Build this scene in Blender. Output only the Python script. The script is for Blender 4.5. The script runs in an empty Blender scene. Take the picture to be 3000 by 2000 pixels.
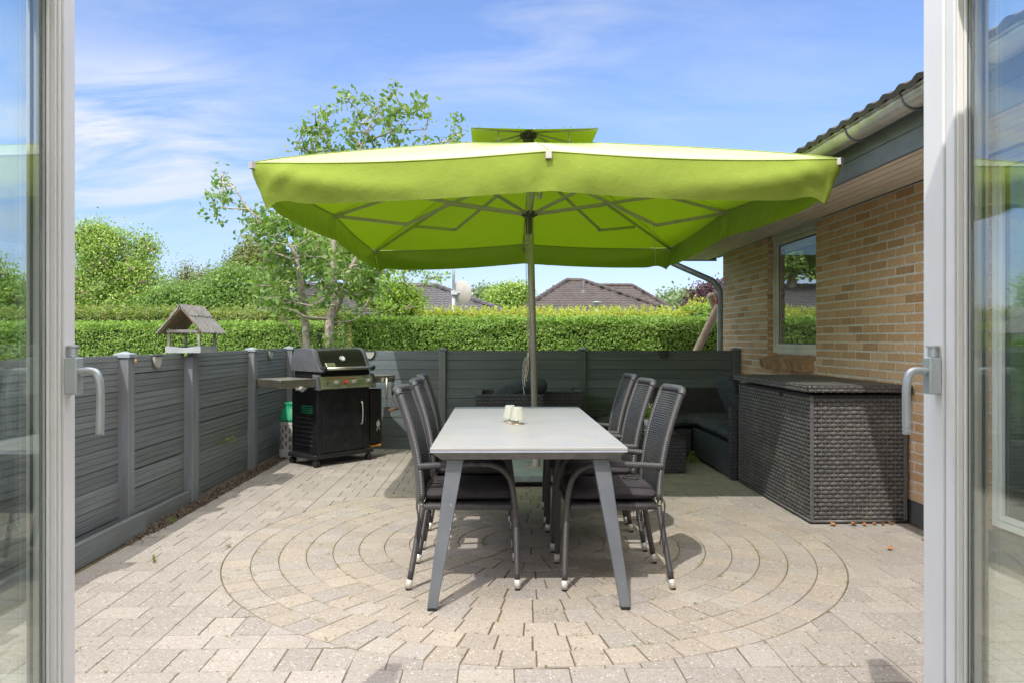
import bpy, math, random
import numpy as np
from mathutils import Vector, Matrix
R = math.radians
random.seed(7)
rng = np.random.default_rng(11)
scn = bpy.context.scene
COL = scn.collection

# ------------------------------------------------------------------ camera
F = 2200.0          # focal length in pixels of the 3000 px wide photograph
TH = R(1.17)
cd = bpy.data.cameras.new("camera"); cam = bpy.data.objects.new("camera", cd); COL.objects.link(cam)
cam.location = (0, 0, 1.25); cam.rotation_euler = (R(90), 0, -TH)
cd.sensor_width = 36; cd.lens = 36 * F / 3000; cd.shift_y = -0.002
cd.clip_start = 0.05; cd.clip_end = 2000
scn.camera = cam
scn.view_settings.view_transform = 'Standard'; scn.view_settings.look = 'None'
scn.view_settings.gamma = 1; scn.view_settings.exposure = 0.85

# ------------------------------------------------------------------ sun and sky
SUNV = Vector((-0.26, -0.645, 1.0)).normalized()          # towards the sun
sl = bpy.data.lights.new("sun", 'SUN'); sl.energy = 2.0; sl.angle = R(0.53); sl.color = (1.0, 0.95, 0.875)
so = bpy.data.objects.new("sun", sl); COL.objects.link(so)
so.rotation_euler = SUNV.to_track_quat('Z', 'Y').to_euler(); so.location = (0, 0, 30)

FILL_VEIL = 11.0  # brightness of the added out-of-view sky fill
w = bpy.data.worlds.new("World"); scn.world = w; w.use_nodes = True
nt = w.node_tree; nt.nodes.clear()
def N(nt, t, **k):
    n = nt.nodes.new(t)
    for a, b in k.items(): setattr(n, a, b)
    return n
sky = N(nt, 'ShaderNodeTexSky', sky_type='NISHITA', sun_disc=False)
sky.sun_elevation = math.asin(SUNV.z); sky.sun_rotation = math.atan2(SUNV.x, SUNV.y)
sky.air_density = 1.0; sky.dust_density = 0.7; sky.ozone_density = 3.0
L = nt.links.new
tc = N(nt, 'ShaderNodeTexCoord')
sep = N(nt, 'ShaderNodeSeparateXYZ'); L(tc.outputs['Generated'], sep.inputs[0])
zc = N(nt, 'ShaderNodeMath', operation='ADD'); L(sep.outputs[2], zc.inputs[0]); zc.inputs[1].default_value = 0.22
dx = N(nt, 'ShaderNodeMath', operation='DIVIDE'); L(sep.outputs[0], dx.inputs[0]); L(zc.outputs[0], dx.inputs[1])
dy = N(nt, 'ShaderNodeMath', operation='DIVIDE'); L(sep.outputs[1], dy.inputs[0]); L(zc.outputs[0], dy.inputs[1])
cmb = N(nt, 'ShaderNodeCombineXYZ'); L(dx.outputs[0], cmb.inputs[0]); L(dy.outputs[0], cmb.inputs[1])
mp = N(nt, 'ShaderNodeMapping'); L(cmb.outputs[0], mp.inputs[0])
mp.inputs['Scale'].default_value = (0.8, 2.1, 1); mp.inputs['Rotation'].default_value = (0, 0, R(-14))
n1 = N(nt, 'ShaderNodeTexNoise'); L(mp.outputs[0], n1.inputs['Vector'])
n1.inputs['Scale'].default_value = 2.4; n1.inputs['Detail'].default_value = 9; n1.inputs['Roughness'].default_value = 0.62
n1.inputs['Distortion'].default_value = 0.5
n2 = N(nt, 'ShaderNodeTexNoise'); L(cmb.outputs[0], n2.inputs['Vector']); n2.inputs['Scale'].default_value = 1.1; n2.inputs['Detail'].default_value = 4
def blob(d, k, amp):
    v = Vector(d).normalized()
    s = N(nt, 'ShaderNodeVectorMath', operation='SUBTRACT'); L(tc.outputs['Generated'], s.inputs[0]); s.inputs[1].default_value = v
    m = N(nt, 'ShaderNodeVectorMath', operation='MULTIPLY'); L(s.outputs[0], m.inputs[0]); m.inputs[1].default_value = k
    l = N(nt, 'ShaderNodeVectorMath', operation='LENGTH'); L(m.outputs[0], l.inputs[0])
    mr = N(nt, 'ShaderNodeMapRange', interpolation_type='SMOOTHSTEP'); L(l.outputs['Value'], mr.inputs['Value'])
    mr.inputs['From Min'].default_value = 0; mr.inputs['From Max'].default_value = 1
    mr.inputs['To Min'].default_value = amp; mr.inputs['To Max'].default_value = 0
    return mr.outputs[0]
acc = None
for d, k, a in [((-0.50, 1, 0.28), (2.6, 3, 5.5), 1.2), ((-0.75, 1, 0.30), (3, 3, 4.5), 1.0), ((-0.45, 1, 0.44), (3.2, 3, 10), 0.5),
                ((0.0, 1, 0.40), (1.8, 2, 4.5), 0.36), ((0.28, 1, 0.34), (2.4, 2, 6), 0.32), ((0.7, 0.6, 0.5), (2, 2, 3), 0.5), ((-0.6, -0.8, 0.6), (1.2, 1.2, 2), 0.5)]:
    b = blob(d, k, a)
    if acc is None: acc = b
    else:
        m = N(nt, 'ShaderNodeMath', operation='MAXIMUM'); L(acc, m.inputs[0]); L(b, m.inputs[1]); acc = m.outputs[0]
mr = N(nt, 'ShaderNodeMapRange'); L(n1.outputs[0], mr.inputs['Value'])
mr.inputs['From Min'].default_value = 0.38; mr.inputs['From Max'].default_value = 0.60
mu = N(nt, 'ShaderNodeMath', operation='MULTIPLY', use_clamp=True); L(mr.outputs[0], mu.inputs[0]); L(acc, mu.inputs[1])
mu2 = N(nt, 'ShaderNodeMath', operation='MULTIPLY', use_clamp=True); L(mu.outputs[0], mu2.inputs[0])
mr2 = N(nt, 'ShaderNodeMapRange'); L(n2.outputs[0], mr2.inputs['Value']); mr2.inputs['From Min'].default_value = 0.3; mr2.inputs['From Max'].default_value = 0.55
L(mr2.outputs[0], mu2.inputs[1])
tint = N(nt, 'ShaderNodeMix', data_type='RGBA', blend_type='MULTIPLY'); tint.inputs[0].default_value = 1
L(sky.outputs[0], tint.inputs[6])
hr = N(nt, 'ShaderNodeMapRange', data_type='FLOAT_VECTOR'); L(sep.outputs[2], hr.inputs[6])
hr.inputs[7].default_value = (0, 0, 0); hr.inputs[8].default_value = (.30, .30, .30); hr.inputs[9].default_value = (.56, .54, .70); hr.inputs[10].default_value = (.76, .77, .91)
L(hr.outputs['Vector'], tint.inputs[7])
cl = N(nt, 'ShaderNodeMix', data_type='RGBA'); L(mu2.outputs[0], cl.inputs[0]); L(tint.outputs[2], cl.inputs[6]); cl.inputs[7].default_value = (3.15, 3.35, 3.65, 1)
# unseen sky brightness added overhead and behind the camera to lift the shadows
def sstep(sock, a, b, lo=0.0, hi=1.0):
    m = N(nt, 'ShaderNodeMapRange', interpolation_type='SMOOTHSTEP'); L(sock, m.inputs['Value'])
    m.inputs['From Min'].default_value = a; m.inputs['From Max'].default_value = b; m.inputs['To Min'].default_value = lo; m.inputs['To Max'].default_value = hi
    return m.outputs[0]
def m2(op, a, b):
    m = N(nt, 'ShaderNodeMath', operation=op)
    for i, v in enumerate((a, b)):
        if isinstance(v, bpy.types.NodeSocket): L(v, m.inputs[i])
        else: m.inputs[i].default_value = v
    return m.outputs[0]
fill_veil = m2('MAXIMUM', sstep(sep.outputs[2], .46, .78, 0, .9), m2('MULTIPLY', sstep(sep.outputs[1], .15, -.45), sstep(sep.outputs[2], -.02, .12)))
fill_veil = m2('MULTIPLY', fill_veil, m2('ADD', .55, m2('MULTIPLY', .6, mr2.outputs[0])))
hz = N(nt, 'ShaderNodeMix', data_type='RGBA'); L(m2('MINIMUM', fill_veil, 1.0), hz.inputs[0]); L(cl.outputs[2], hz.inputs[6]); hz.inputs[7].default_value = (FILL_VEIL * 1.0, FILL_VEIL * .97, FILL_VEIL * .97, 1)
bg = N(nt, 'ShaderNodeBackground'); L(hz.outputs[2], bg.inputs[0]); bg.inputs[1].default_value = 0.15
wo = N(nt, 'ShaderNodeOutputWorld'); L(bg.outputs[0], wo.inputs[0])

# ------------------------------------------------------------------ helpers
def at(px, py, Y):
    """a pixel of the photograph, at world depth Y"""
    cx = (px - 1500) / F; cz = -(py - 994) / F
    x = cx * math.cos(TH) + math.sin(TH); y = math.cos(TH) - cx * math.sin(TH)
    s = Y / y
    return Vector((x * s, Y, 1.25 + cz * s))

class MB:
    def __init__(s): s.v = []; s.f = []; s.m = []; s.uv = []; s.col = []; s.c = (1, 1, 1)
    def vert(s, p): s.v.append(tuple(p)); return len(s.v) - 1
    def face(s, idx, uv=None, mi=0):
        s.f.append(tuple(idx)); s.m.append(mi); s.uv.append(uv if uv else [(0, 0)] * len(idx)); s.col.append(s.c)
    def poly(s, pts, mi=0, uv=None):
        s.face([s.vert(p) for p in pts], uv, mi)
    def box(s, a, b, mi=0, mat=None, faces='xXyYzZ', taper=None):
        (x0, y0, z0), (x1, y1, z1) = a, b
        P = [Vector(p) for p in ((x0, y0, z0), (x1, y0, z0), (x1, y1, z0), (x0, y1, z0), (x0, y0, z1), (x1, y0, z1), (x1, y1, z1), (x0, y1, z1))]
        if taper:
            cx, cy = (x0 + x1) / 2, (y0 + y1) / 2
            for i in range(4, 8): P[i] = Vector((cx + (P[i].x - cx) * taper, cy + (P[i].y - cy) * taper, P[i].z))
        Q = [mat @ p for p in P] if mat else P
        base = len(s.v); s.v.extend(tuple(q) for q in Q)
        F6 = {'z': (0, 3, 2, 1), 'Z': (4, 5, 6, 7), 'y': (0, 1, 5, 4), 'X': (1, 2, 6, 5), 'Y': (2, 3, 7, 6), 'x': (3, 0, 4, 7)}
        for k in faces:
            f = F6[k]
            if k in 'zZ': uv = [(P[i].x, P[i].y) for i in f]
            elif k in 'yY': uv = [(P[i].x, P[i].z) for i in f]
            else: uv = [(P[i].y, P[i].z) for i in f]
            s.face([base + i for i in f], uv, mi)
    def tube(s, pts, r, seg=10, cap=True, mi=0, flat=1.0):
        pts = [Vector(p) for p in pts]; n = len(pts)
        rr = r if isinstance(r, (list, tuple)) else [r] * n
        d = (pts[1] - pts[0]).normalized()
        up = Vector((0, 0, 1)) if abs(d.z) < .9 else Vector((0, 1, 0))
        a = d.cross(up).normalized(); rings = []; ln = 0; lens = []
        for i in range(n):
            if i > 0: ln += (pts[i] - pts[i - 1]).length
            lens.append(ln)
            if i == 0: t = pts[1] - pts[0]
            elif i == n - 1: t = pts[-1] - pts[-2]
            else: t = (pts[i + 1] - pts[i]).normalized() + (pts[i] - pts[i - 1]).normalized()
            t.normalize(); a = (a - t * a.dot(t)).normalized(); b = t.cross(a)
            rings.append([s.vert(pts[i] + (a * math.cos(2 * math.pi * k / seg) + b * flat * math.sin(2 * math.pi * k / seg)) * rr[i]) for k in range(seg)])
        for i in range(n - 1):
            for k in range(seg):
                k2 = (k + 1) % seg
                u0, u1 = k / seg, (k + 1) / seg
                s.face([rings[i][k], rings[i][k2], rings[i + 1][k2], rings[i + 1][k]], [(u0, lens[i]), (u1, lens[i]), (u1, lens[i + 1]), (u0, lens[i + 1])], mi)
        if cap:
            s.face(rings[0][::-1], None, mi); s.face(rings[-1], None, mi)
    def lathe(s, prof, c=(0, 0, 0), seg=24, mat=None, mi=0, flute=0):
        c = Vector(c); rings = []
        for r, z in prof:
            ring = []
            for k in range(seg):
                a = 2 * math.pi * k / seg
                q = r * (1 + (flute if k % 2 else 0))
                p = Vector((q * math.cos(a), q * math.sin(a), z))
                if mat: p = mat @ p
                ring.append(s.vert(c + p))
            rings.append(ring)
        for i in range(len(prof) - 1):
            for k in range(seg):
                k2 = (k + 1) % seg
                s.face([rings[i][k], rings[i][k2], rings[i + 1][k2], rings[i + 1][k]], [(k / seg, prof[i][1]), ((k + 1) / seg, prof[i][1]), ((k + 1) / seg, prof[i + 1][1]), (k / seg, prof[i + 1][1])], mi)
        if prof[0][0] > 1e-4: s.face(rings[0][::-1], None, mi)
        if prof[-1][0] > 1e-4: s.face(rings[-1], None, mi)
    def prism(s, poly, h, fn, mi=0):
        """poly: 2-D outline, extruded from 0 to h; fn(u,v,w) -> point"""
        n = len(poly)
        A = [s.vert(fn(u, v, 0)) for u, v in poly]; B = [s.vert(fn(u, v, h)) for u, v in poly]
        s.face(A[::-1], [(u, v) for u, v in poly][::-1], mi); s.face(B, [(u, v) for u, v in poly], mi)
        for i in range(n):
            j = (i + 1) % n
            s.face([A[i], A[j], B[j], B[i]], [(poly[i][0], 0), (poly[j][0], 0), (poly[j][0], h), (poly[i][0], h)], mi)
    def grid(s, P, mi=0, uv=None, close=False):
        n, m = len(P), len(P[0])
        I = [[s.vert(p) for p in row] for row in P]
        for i in range(n if close else n - 1):
            i2 = (i + 1) % n
            for j in range(m - 1):
                q = [(i, j), (i2, j), (i2, j + 1), (i, j + 1)]
                s.face([I[a][b] for a, b in q], [uv(a, b) for a, b in q] if uv else None, mi)
    def build(s, name, mats, parent=None, smooth=False, bevel=0, col=False, seg=2, fix=True):
        me = bpy.data.meshes.new(name)
        me.from_pydata(s.v, [], s.f)
        if not isinstance(mats, (list, tuple)): mats = [mats]
        for m in mats: me.materials.append(m)
        if len(mats) > 1: me.polygons.foreach_set('material_index', s.m)
        ul = me.uv_layers.new(name='UVMap')
        ul.data.foreach_set('uv', np.array([c for f in s.uv for c in f], dtype=np.float32).ravel())
        if col:
            ca = me.color_attributes.new('tint', 'FLOAT_COLOR', 'CORNER')
            arr = np.array([(*c, 1) for c, f in zip(s.col, s.f) for _ in f], dtype=np.float32).ravel()
            ca.data.foreach_set('color', arr)
        if fix:
            import bmesh
            bm = bmesh.new(); bm.from_mesh(me); bmesh.ops.recalc_face_normals(bm, faces=bm.faces); bm.to_mesh(me); bm.free()
        if smooth: me.polygons.foreach_set('use_smooth', [True] * len(me.polygons))
        me.update()
        o = bpy.data.objects.new(name, me); COL.objects.link(o)
        if parent: o.parent = parent
        if bevel:
            b = o.modifiers.new('bevel', 'BEVEL'); b.width = bevel; b.segments = seg; b.limit_method = 'ANGLE'; b.angle_limit = R(35)
            if smooth is False and seg > 1:
                b.harden_normals = True
                me.polygons.foreach_set('use_smooth', [True] * len(me.polygons))
        return o

def thing(name, label, cat, loc=(0, 0, 0), rz=0, group=None):
    o = bpy.data.objects.new(name, None); COL.objects.link(o); o.empty_display_size = .1
    o.location = loc; o.rotation_euler = (0, 0, rz); o['label'] = label; o['category'] = cat
    if group: o['group'] = group
    return o
def tag(o, label, cat, group=None):
    o['label'] = label; o['category'] = cat
    if group: o['group'] = group
    return o
def kind(o, k): o['kind'] = k; return o
def copy_tree(o, parent=None):
    c = o.copy(); COL.objects.link(c); c.parent = parent
    for ch in [x for x in scn.objects if x.parent == o and x is not c]: copy_tree(ch, c)
    return c
def arc(c, r, a0, a1, n, fn):
    return [fn(c[0] + r * math.cos(a0 + (a1 - a0) * i / n), c[1] + r * math.sin(a0 + (a1 - a0) * i / n)) for i in range(n + 1)]
def smooth_path(pts, k=4):
    pts = [Vector(p) for p in pts]; out = []
    for i in range(len(pts) - 1):
        p0 = pts[max(i - 1, 0)]; p1 = pts[i]; p2 = pts[i + 1]; p3 = pts[min(i + 2, len(pts) - 1)]
        for j in range(k):
            t = j / k
            out.append(0.5 * ((2 * p1) + (p2 - p0) * t + (2 * p0 - 5 * p1 + 4 * p2 - p3) * t * t + (3 * p1 - p0 - 3 * p2 + p3) * t ** 3))
    out.append(pts[-1]); return out

# ------------------------------------------------------------------ materials
def newmat(name):
    m = bpy.data.materials.new(name); m.use_nodes = True
    nt = m.node_tree; b = nt.nodes['Principled BSDF']
    return m, nt, b, nt.links.new
def mixc(nt, fac, a, b, mode='MIX'):
    n = N(nt, 'ShaderNodeMix', data_type='RGBA', blend_type=mode)
    for sock, val in ((0, fac), (6, a), (7, b)):
        if isinstance(val, bpy.types.NodeSocket): nt.links.new(val, n.inputs[sock])
        elif sock == 0: n.inputs[0].default_value = val
        else: n.inputs[sock].default_value = (*val, 1)
    return n.outputs[2]
def noise(nt, vec, scale, detail=4, rough=.55, stretch=None):
    n = N(nt, 'ShaderNodeTexNoise'); n.inputs['Scale'].default_value = scale; n.inputs['Detail'].default_value = detail; n.inputs['Roughness'].default_value = rough
    if stretch:
        mp = N(nt, 'ShaderNodeMapping'); mp.inputs['Scale'].default_value = stretch; nt.links.new(vec, mp.inputs[0]); vec = mp.outputs[0]
    nt.links.new(vec, n.inputs['Vector']); return n.outputs[0]
def ramp(nt, val, lo, hi, a=0.0, b=1.0):
    n = N(nt, 'ShaderNodeMapRange'); nt.links.new(val, n.inputs['Value'])
    n.inputs['From Min'].default_value = lo; n.inputs['From Max'].default_value = hi; n.inputs['To Min'].default_value = a; n.inputs['To Max'].default_value = b
    return n.outputs[0]
def bump(nt, h, strength, dist, bsdf, prev=None):
    n = N(nt, 'ShaderNodeBump'); n.inputs['Strength'].default_value = strength; n.inputs['Distance'].default_value = dist
    nt.links.new(h, n.inputs['Height'])
    if prev: nt.links.new(prev, n.inputs['Normal'])
    nt.links.new(n.outputs[0], bsdf.inputs['Normal']); return n.outputs[0]
def coords(nt, k='Object'): return N(nt, 'ShaderNodeTexCoord').outputs[k]
def mth(nt, op, a, b=None):
    n = N(nt, 'ShaderNodeMath', operation=op)
    for i, v in enumerate((a, b)):
        if v is None: continue
        if isinstance(v, bpy.types.NodeSocket): nt.links.new(v, n.inputs[i])
        else: n.inputs[i].default_value = v
    return n.outputs[0]

def simple(name, c, rough=.5, metal=0, var=.12, scale=12, bmp=0, bscale=80, dirt=None, stretch=None, spec=.5, island=0, dscale=3):
    m, nt, b, L = newmat(name); co = coords(nt)
    n = noise(nt, co, scale, 5, .6, stretch)
    dark = tuple(x * (1 - var) for x in c); lite = tuple(min(1, x * (1 + var)) for x in c)
    out = mixc(nt, ramp(nt, n, .3, .7), dark, lite)
    if island:
        g = N(nt, 'ShaderNodeNewGeometry').outputs['Random Per Island']
        out = mixc(nt, ramp(nt, g, 0, 1, 0, 1), out, mixc(nt, 1.0, out, tuple([1 - island] * 3), 'MULTIPLY'))
    if dirt:
        d = noise(nt, co, dscale, 6, .65)
        out = mixc(nt, ramp(nt, d, .52, .75, 0, .6), out, dirt)
    L(out, b.inputs['Base Color']); b.inputs['Roughness'].default_value = rough; b.inputs['Metallic'].default_value = metal
    b.inputs['Specular IOR Level'].default_value = spec
    r = ramp(nt, noise(nt, co, scale * 1.7, 4), .3, .7, max(rough - .08, 0.02), min(1, rough + .1)); L(r, b.inputs['Roughness'])
    if bmp: bump(nt, noise(nt, co, bscale, 4, .6, stretch), bmp, .004, b)
    return m

M = {}
# -- paving
def paving_mat():
    m, nt, b, L = newmat('concrete_paver'); co = coords(nt)
    at_ = N(nt, 'ShaderNodeAttribute', attribute_name='tint').outputs['Color']
    g = N(nt, 'ShaderNodeNewGeometry').outputs['Random Per Island']
    c = mixc(nt, 1.0, at_, mixc(nt, g, (.86, .86, .87), (1.08, 1.07, 1.06)), 'MULTIPLY')
    c = mixc(nt, ramp(nt, noise(nt, co, 1.7, 6, .65), .38, .68, 0, .42), c, (.235, .205, .17))
    c = mixc(nt, ramp(nt, noise(nt, co, 17, 5, .7), .56, .75, 0, .4), c, (.25, .21, .16))
    c = mixc(nt, ramp(nt, noise(nt, co, 55, 3, .7), .35, .68, 0, .4), c, (.45, .415, .37))
    for sc, lo, hi, colr, amt in ((150, .0, .2, (.60, .56, .51), .45), (120, .85, 1.0, (.20, .18, .16), .55), (75, .95, 1.0, (.16, .14, .12), .8), (85, 0, .05, (.62, .59, .55), .6)):
        v = N(nt, 'ShaderNodeTexVoronoi'); v.inputs['Scale'].default_value = sc; L(co, v.inputs['Vector'])
        s_ = N(nt, 'ShaderNodeSeparateColor'); L(v.outputs['Color'], s_.inputs[0])
        a = mth(nt, 'GREATER_THAN', s_.outputs[0], lo); d = mth(nt, 'LESS_THAN', s_.outputs[0], hi); e = mth(nt, 'LESS_THAN', v.outputs['Distance'], .42)
        c = mixc(nt, mth(nt, 'MULTIPLY', mth(nt, 'MULTIPLY', mth(nt, 'MULTIPLY', a, d), e), amt), c, colr)
    L(c, b.inputs['Base Color']); b.inputs['Roughness'].default_value = .88; b.inputs['Specular IOR Level'].default_value = .25
    bump(nt, noise(nt, co, 110, 4, .7), .55, .003, b)
    return m
M['paver'] = paving_mat()
M['joint'] = simple('joint_sand', (.115, .085, .045), .95, var=.5, scale=25, bmp=.6, bscale=120, dirt=(.22, .17, .06), dscale=6)
M['soil'] = simple('soil', (.10, .08, .065), .95, var=.5, scale=30, bmp=1, bscale=90)
M['lawn'] = simple('lawn_grass', (.07, .13, .03), .9, var=.4, scale=4, bmp=1, bscale=40)

def brick_mat():
    m, nt, b, L = newmat('yellow_brick'); co = coords(nt)
    g = N(nt, 'ShaderNodeNewGeometry').outputs['Random Per Island']
    cr = N(nt, 'ShaderNodeValToRGB'); L(g, cr.inputs[0]); e = cr.color_ramp.elements
    e[0].position = 0; e[0].color = (.38, .225, .12, 1); e[1].position = 1; e[1].color = (.70, .49, .31, 1)
    for p, c in ((.25, (.54, .345, .19, 1)), (.5, (.59, .385, .22, 1)), (.78, (.63, .425, .255, 1))):
        x = e.new(p); x.color = c
    c = mixc(nt, ramp(nt, noise(nt, co, 14, 5, .6), .35, .72, 0, .5), cr.outputs[0], (.62, .42, .26))
    c = mixc(nt, ramp(nt, noise(nt, co, 60, 4, .7), .48, .72, 0, .6), c, (.30, .19, .10))
    L(c, b.inputs['Base Color']); b.inputs['Roughness'].default_value = .9; b.inputs['Specular IOR Level'].default_value = .2
    bump(nt, noise(nt, co, 45, 5, .7), .8, .006, b)
    return m
M['brick'] = brick_mat()
M['mortar'] = simple('mortar', (.62, .60, .56), .95, var=.2, scale=30, bmp=.8, bscale=70)
M['brick_dark'] = simple('sill_brick', (.50, .30, .16), .9, var=.35, scale=9, bmp=.7, bscale=50, island=.3)
M['plinth'] = simple('plinth_render', (.10, .10, .105), .9, var=.2, scale=20, bmp=.5)

def fence_mat(name, c, worn, st):
    m, nt, b, L = newmat(name); co = coords(nt)
    n = noise(nt, co, 5, 6, .65, st)
    c1 = mixc(nt, ramp(nt, n, .35, .7), tuple(x * .82 for x in c), tuple(x * 1.2 for x in c))
    g = N(nt, 'ShaderNodeNewGeometry').outputs['Random Per Island']
    c1 = mixc(nt, 1.0, c1, mixc(nt, g, (.82, .82, .82), (1.14, 1.14, 1.14)), 'MULTIPLY')
    c1 = mixc(nt, ramp(nt, noise(nt, co, 1.6, 6, .65), .45, .75, 0, .35), c1, (.13, .12, .095))
    c1 = mixc(nt, ramp(nt, noise(nt, co, 34, 4, .7), .70, .74, 0, .5), c1, (.36, .37, .37))
    n2 = noise(nt, co, 9, 8, .75, st)
    c1 = mixc(nt, ramp(nt, n2, .68, .73, 0, worn), c1, (.42, .31, .19))
    L(c1, b.inputs['Base Color']); b.inputs['Roughness'].default_value = .62; b.inputs['Specular IOR Level'].default_value = .4
    bump(nt, noise(nt, co, 14, 8, .75, st), .5, .004, b)
    return m
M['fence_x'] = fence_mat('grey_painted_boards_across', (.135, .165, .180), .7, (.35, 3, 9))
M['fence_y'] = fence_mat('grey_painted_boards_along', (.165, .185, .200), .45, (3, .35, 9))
M['post'] = fence_mat('grey_painted_post', (.20, .215, .24), .15, (6, 6, .5))
M['cap'] = simple('post_cap', (.24, .28, .31), .4, var=.1)

def wicker(name, c, cu, cv, gap=.10, bmp=.9, dist=.006, rough=.42, mode='brick', dirt=(.16, .15, .12)):
    m, nt, b, L = newmat(name)
    uv = N(nt, 'ShaderNodeUVMap').outputs[0]; co = coords(nt)
    br = N(nt, 'ShaderNodeTexBrick'); L(uv, br.inputs['Vector'])
    br.offset = .5; br.inputs['Scale'].default_value = 1.0
    br.inputs['Brick Width'].default_value = cu; br.inputs['Row Height'].default_value = cv
    br.inputs['Mortar Size'].default_value = min(cu, cv) * gap; br.inputs['Mortar Smooth'].default_value = 1.0
    br.inputs['Color1'].default_value = (*c, 1); br.inputs['Color2'].default_value = (*[x * .75 for x in c], 1); br.inputs['Mortar'].default_value = (*[x * .10 for x in c], 1)
    cc = mixc(nt, ramp(nt, noise(nt, co, 6, 5, .6), .5, .8, 0, .3), br.outputs['Color'], dirt)
    L(cc, b.inputs['Base Color']); b.inputs['Roughness'].default_value = rough
    h = mth(nt, 'SUBTRACT', 1.0, br.outputs['Fac'])
    bump(nt, h, bmp, dist, b)
    return m
M['wicker_fine'] = wicker('chair_weave', (.080, .084, .094), .024, .0125, .24, 1, .006, .36)
M['wicker_coarse'] = wicker('lounge_weave', (.058, .062, .075), .045, .034, .12, 1, .006, .45)
M['wicker_side'] = wicker('lounge_side_weave', (.050, .066, .090), .012, .010, .2, .8, .004, .5)
def wrap_mat():
    m, nt, b, L = newmat('wrapped_cane')
    uv = N(nt, 'ShaderNodeUVMap').outputs[0]; co = coords(nt)
    s_ = N(nt, 'ShaderNodeSeparateXYZ'); L(uv, s_.inputs[0])
    k = mth(nt, 'MULTIPLY', s_.outputs[1], 2 * math.pi / .0092)
    h = mth(nt, 'ABSOLUTE', mth(nt, 'SINE', mth(nt, 'MULTIPLY', k, .5)))
    cc = mixc(nt, ramp(nt, h, 0, .55), (.022, .022, .025), (.082, .081, .086))
    cc = mixc(nt, ramp(nt, noise(nt, co, 9, 5, .6), .52, .8, 0, .35), cc, (.20, .185, .155))
    L(cc, b.inputs['Base Color']); b.inputs['Roughness'].default_value = .30
    bump(nt, h, .8, .0028, b); return m
M['wrap'] = wrap_mat()
M['strand'] = simple('box_strand', (.118, .115, .114), .40, var=.25, scale=60, island=.35, dirt=(.22, .20, .15), dscale=4)
M['strand_back'] = simple('box_dark_backing', (.028, .027, .028), .7)  # dark backing panel behind the woven strands
M['cushion'] = simple('seat_cushion_fabric', (.042, .036, .042), .85, var=.2, scale=8, bmp=.4, bscale=300)
M['lounge_cushion'] = simple('lounge_cushion_fabric', (.042, .050, .064), .9, var=.5, scale=14, bmp=.5, bscale=120, stretch=(1, 1, 6))
M['steel_foot'] = simple('foot_cap_steel', (.72, .70, .66), .35, .35, var=.15)
M['rubber'] = simple('rubber', (.02, .02, .02), .8)
M['tabletop'] = simple('ceramic_tabletop', (.345, .338, .33), .38, var=.06, scale=3.5, stretch=(.5, 6, 1), bmp=.12, bscale=60)
M['table_edge'] = simple('table_edge_grey', (.36, .40, .46), .45, var=.1)
M['table_frame'] = simple('table_frame_metal', (.17, .175, .175), .5, .3, var=.25, scale=18, bmp=.2)
def leg_mat():
    m, nt, b, L = newmat('table_leg_metal'); co = coords(nt)
    v = N(nt, 'ShaderNodeTexVoronoi'); v.inputs['Scale'].default_value = 55; L(co, v.inputs['Vector'])
    s_ = N(nt, 'ShaderNodeSeparateColor'); L(v.outputs['Color'], s_.inputs[0])
    f = mth(nt, 'MULTIPLY', mth(nt, 'GREATER_THAN', s_.outputs[0], .93), mth(nt, 'LESS_THAN', v.outputs['Distance'], .16))
    c = mixc(nt, ramp(nt, noise(nt, co, 6, 4), .3, .7), (.13, .145, .165), (.18, .195, .215))
    L(mixc(nt, f, c, (.6, .6, .58)), b.inputs['Base Color']); b.inputs['Roughness'].default_value = .38; b.inputs['Metallic'].default_value = .3
    return m
M['table_leg'] = leg_mat()
M['lamp_metal'] = simple('lamp_brass', (.55, .42, .30), .35, .9)
def shade_mat():
    m, nt, b, L = newmat('lamp_shade_plastic'); b.inputs['Base Color'].default_value = (.82, .84, .74, 1); b.inputs['Roughness'].default_value = .25
    b.inputs['Transmission Weight'].default_value = .65; b.inputs['IOR'].default_value = 1.2; return m
M['shade'] = shade_mat()

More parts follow.
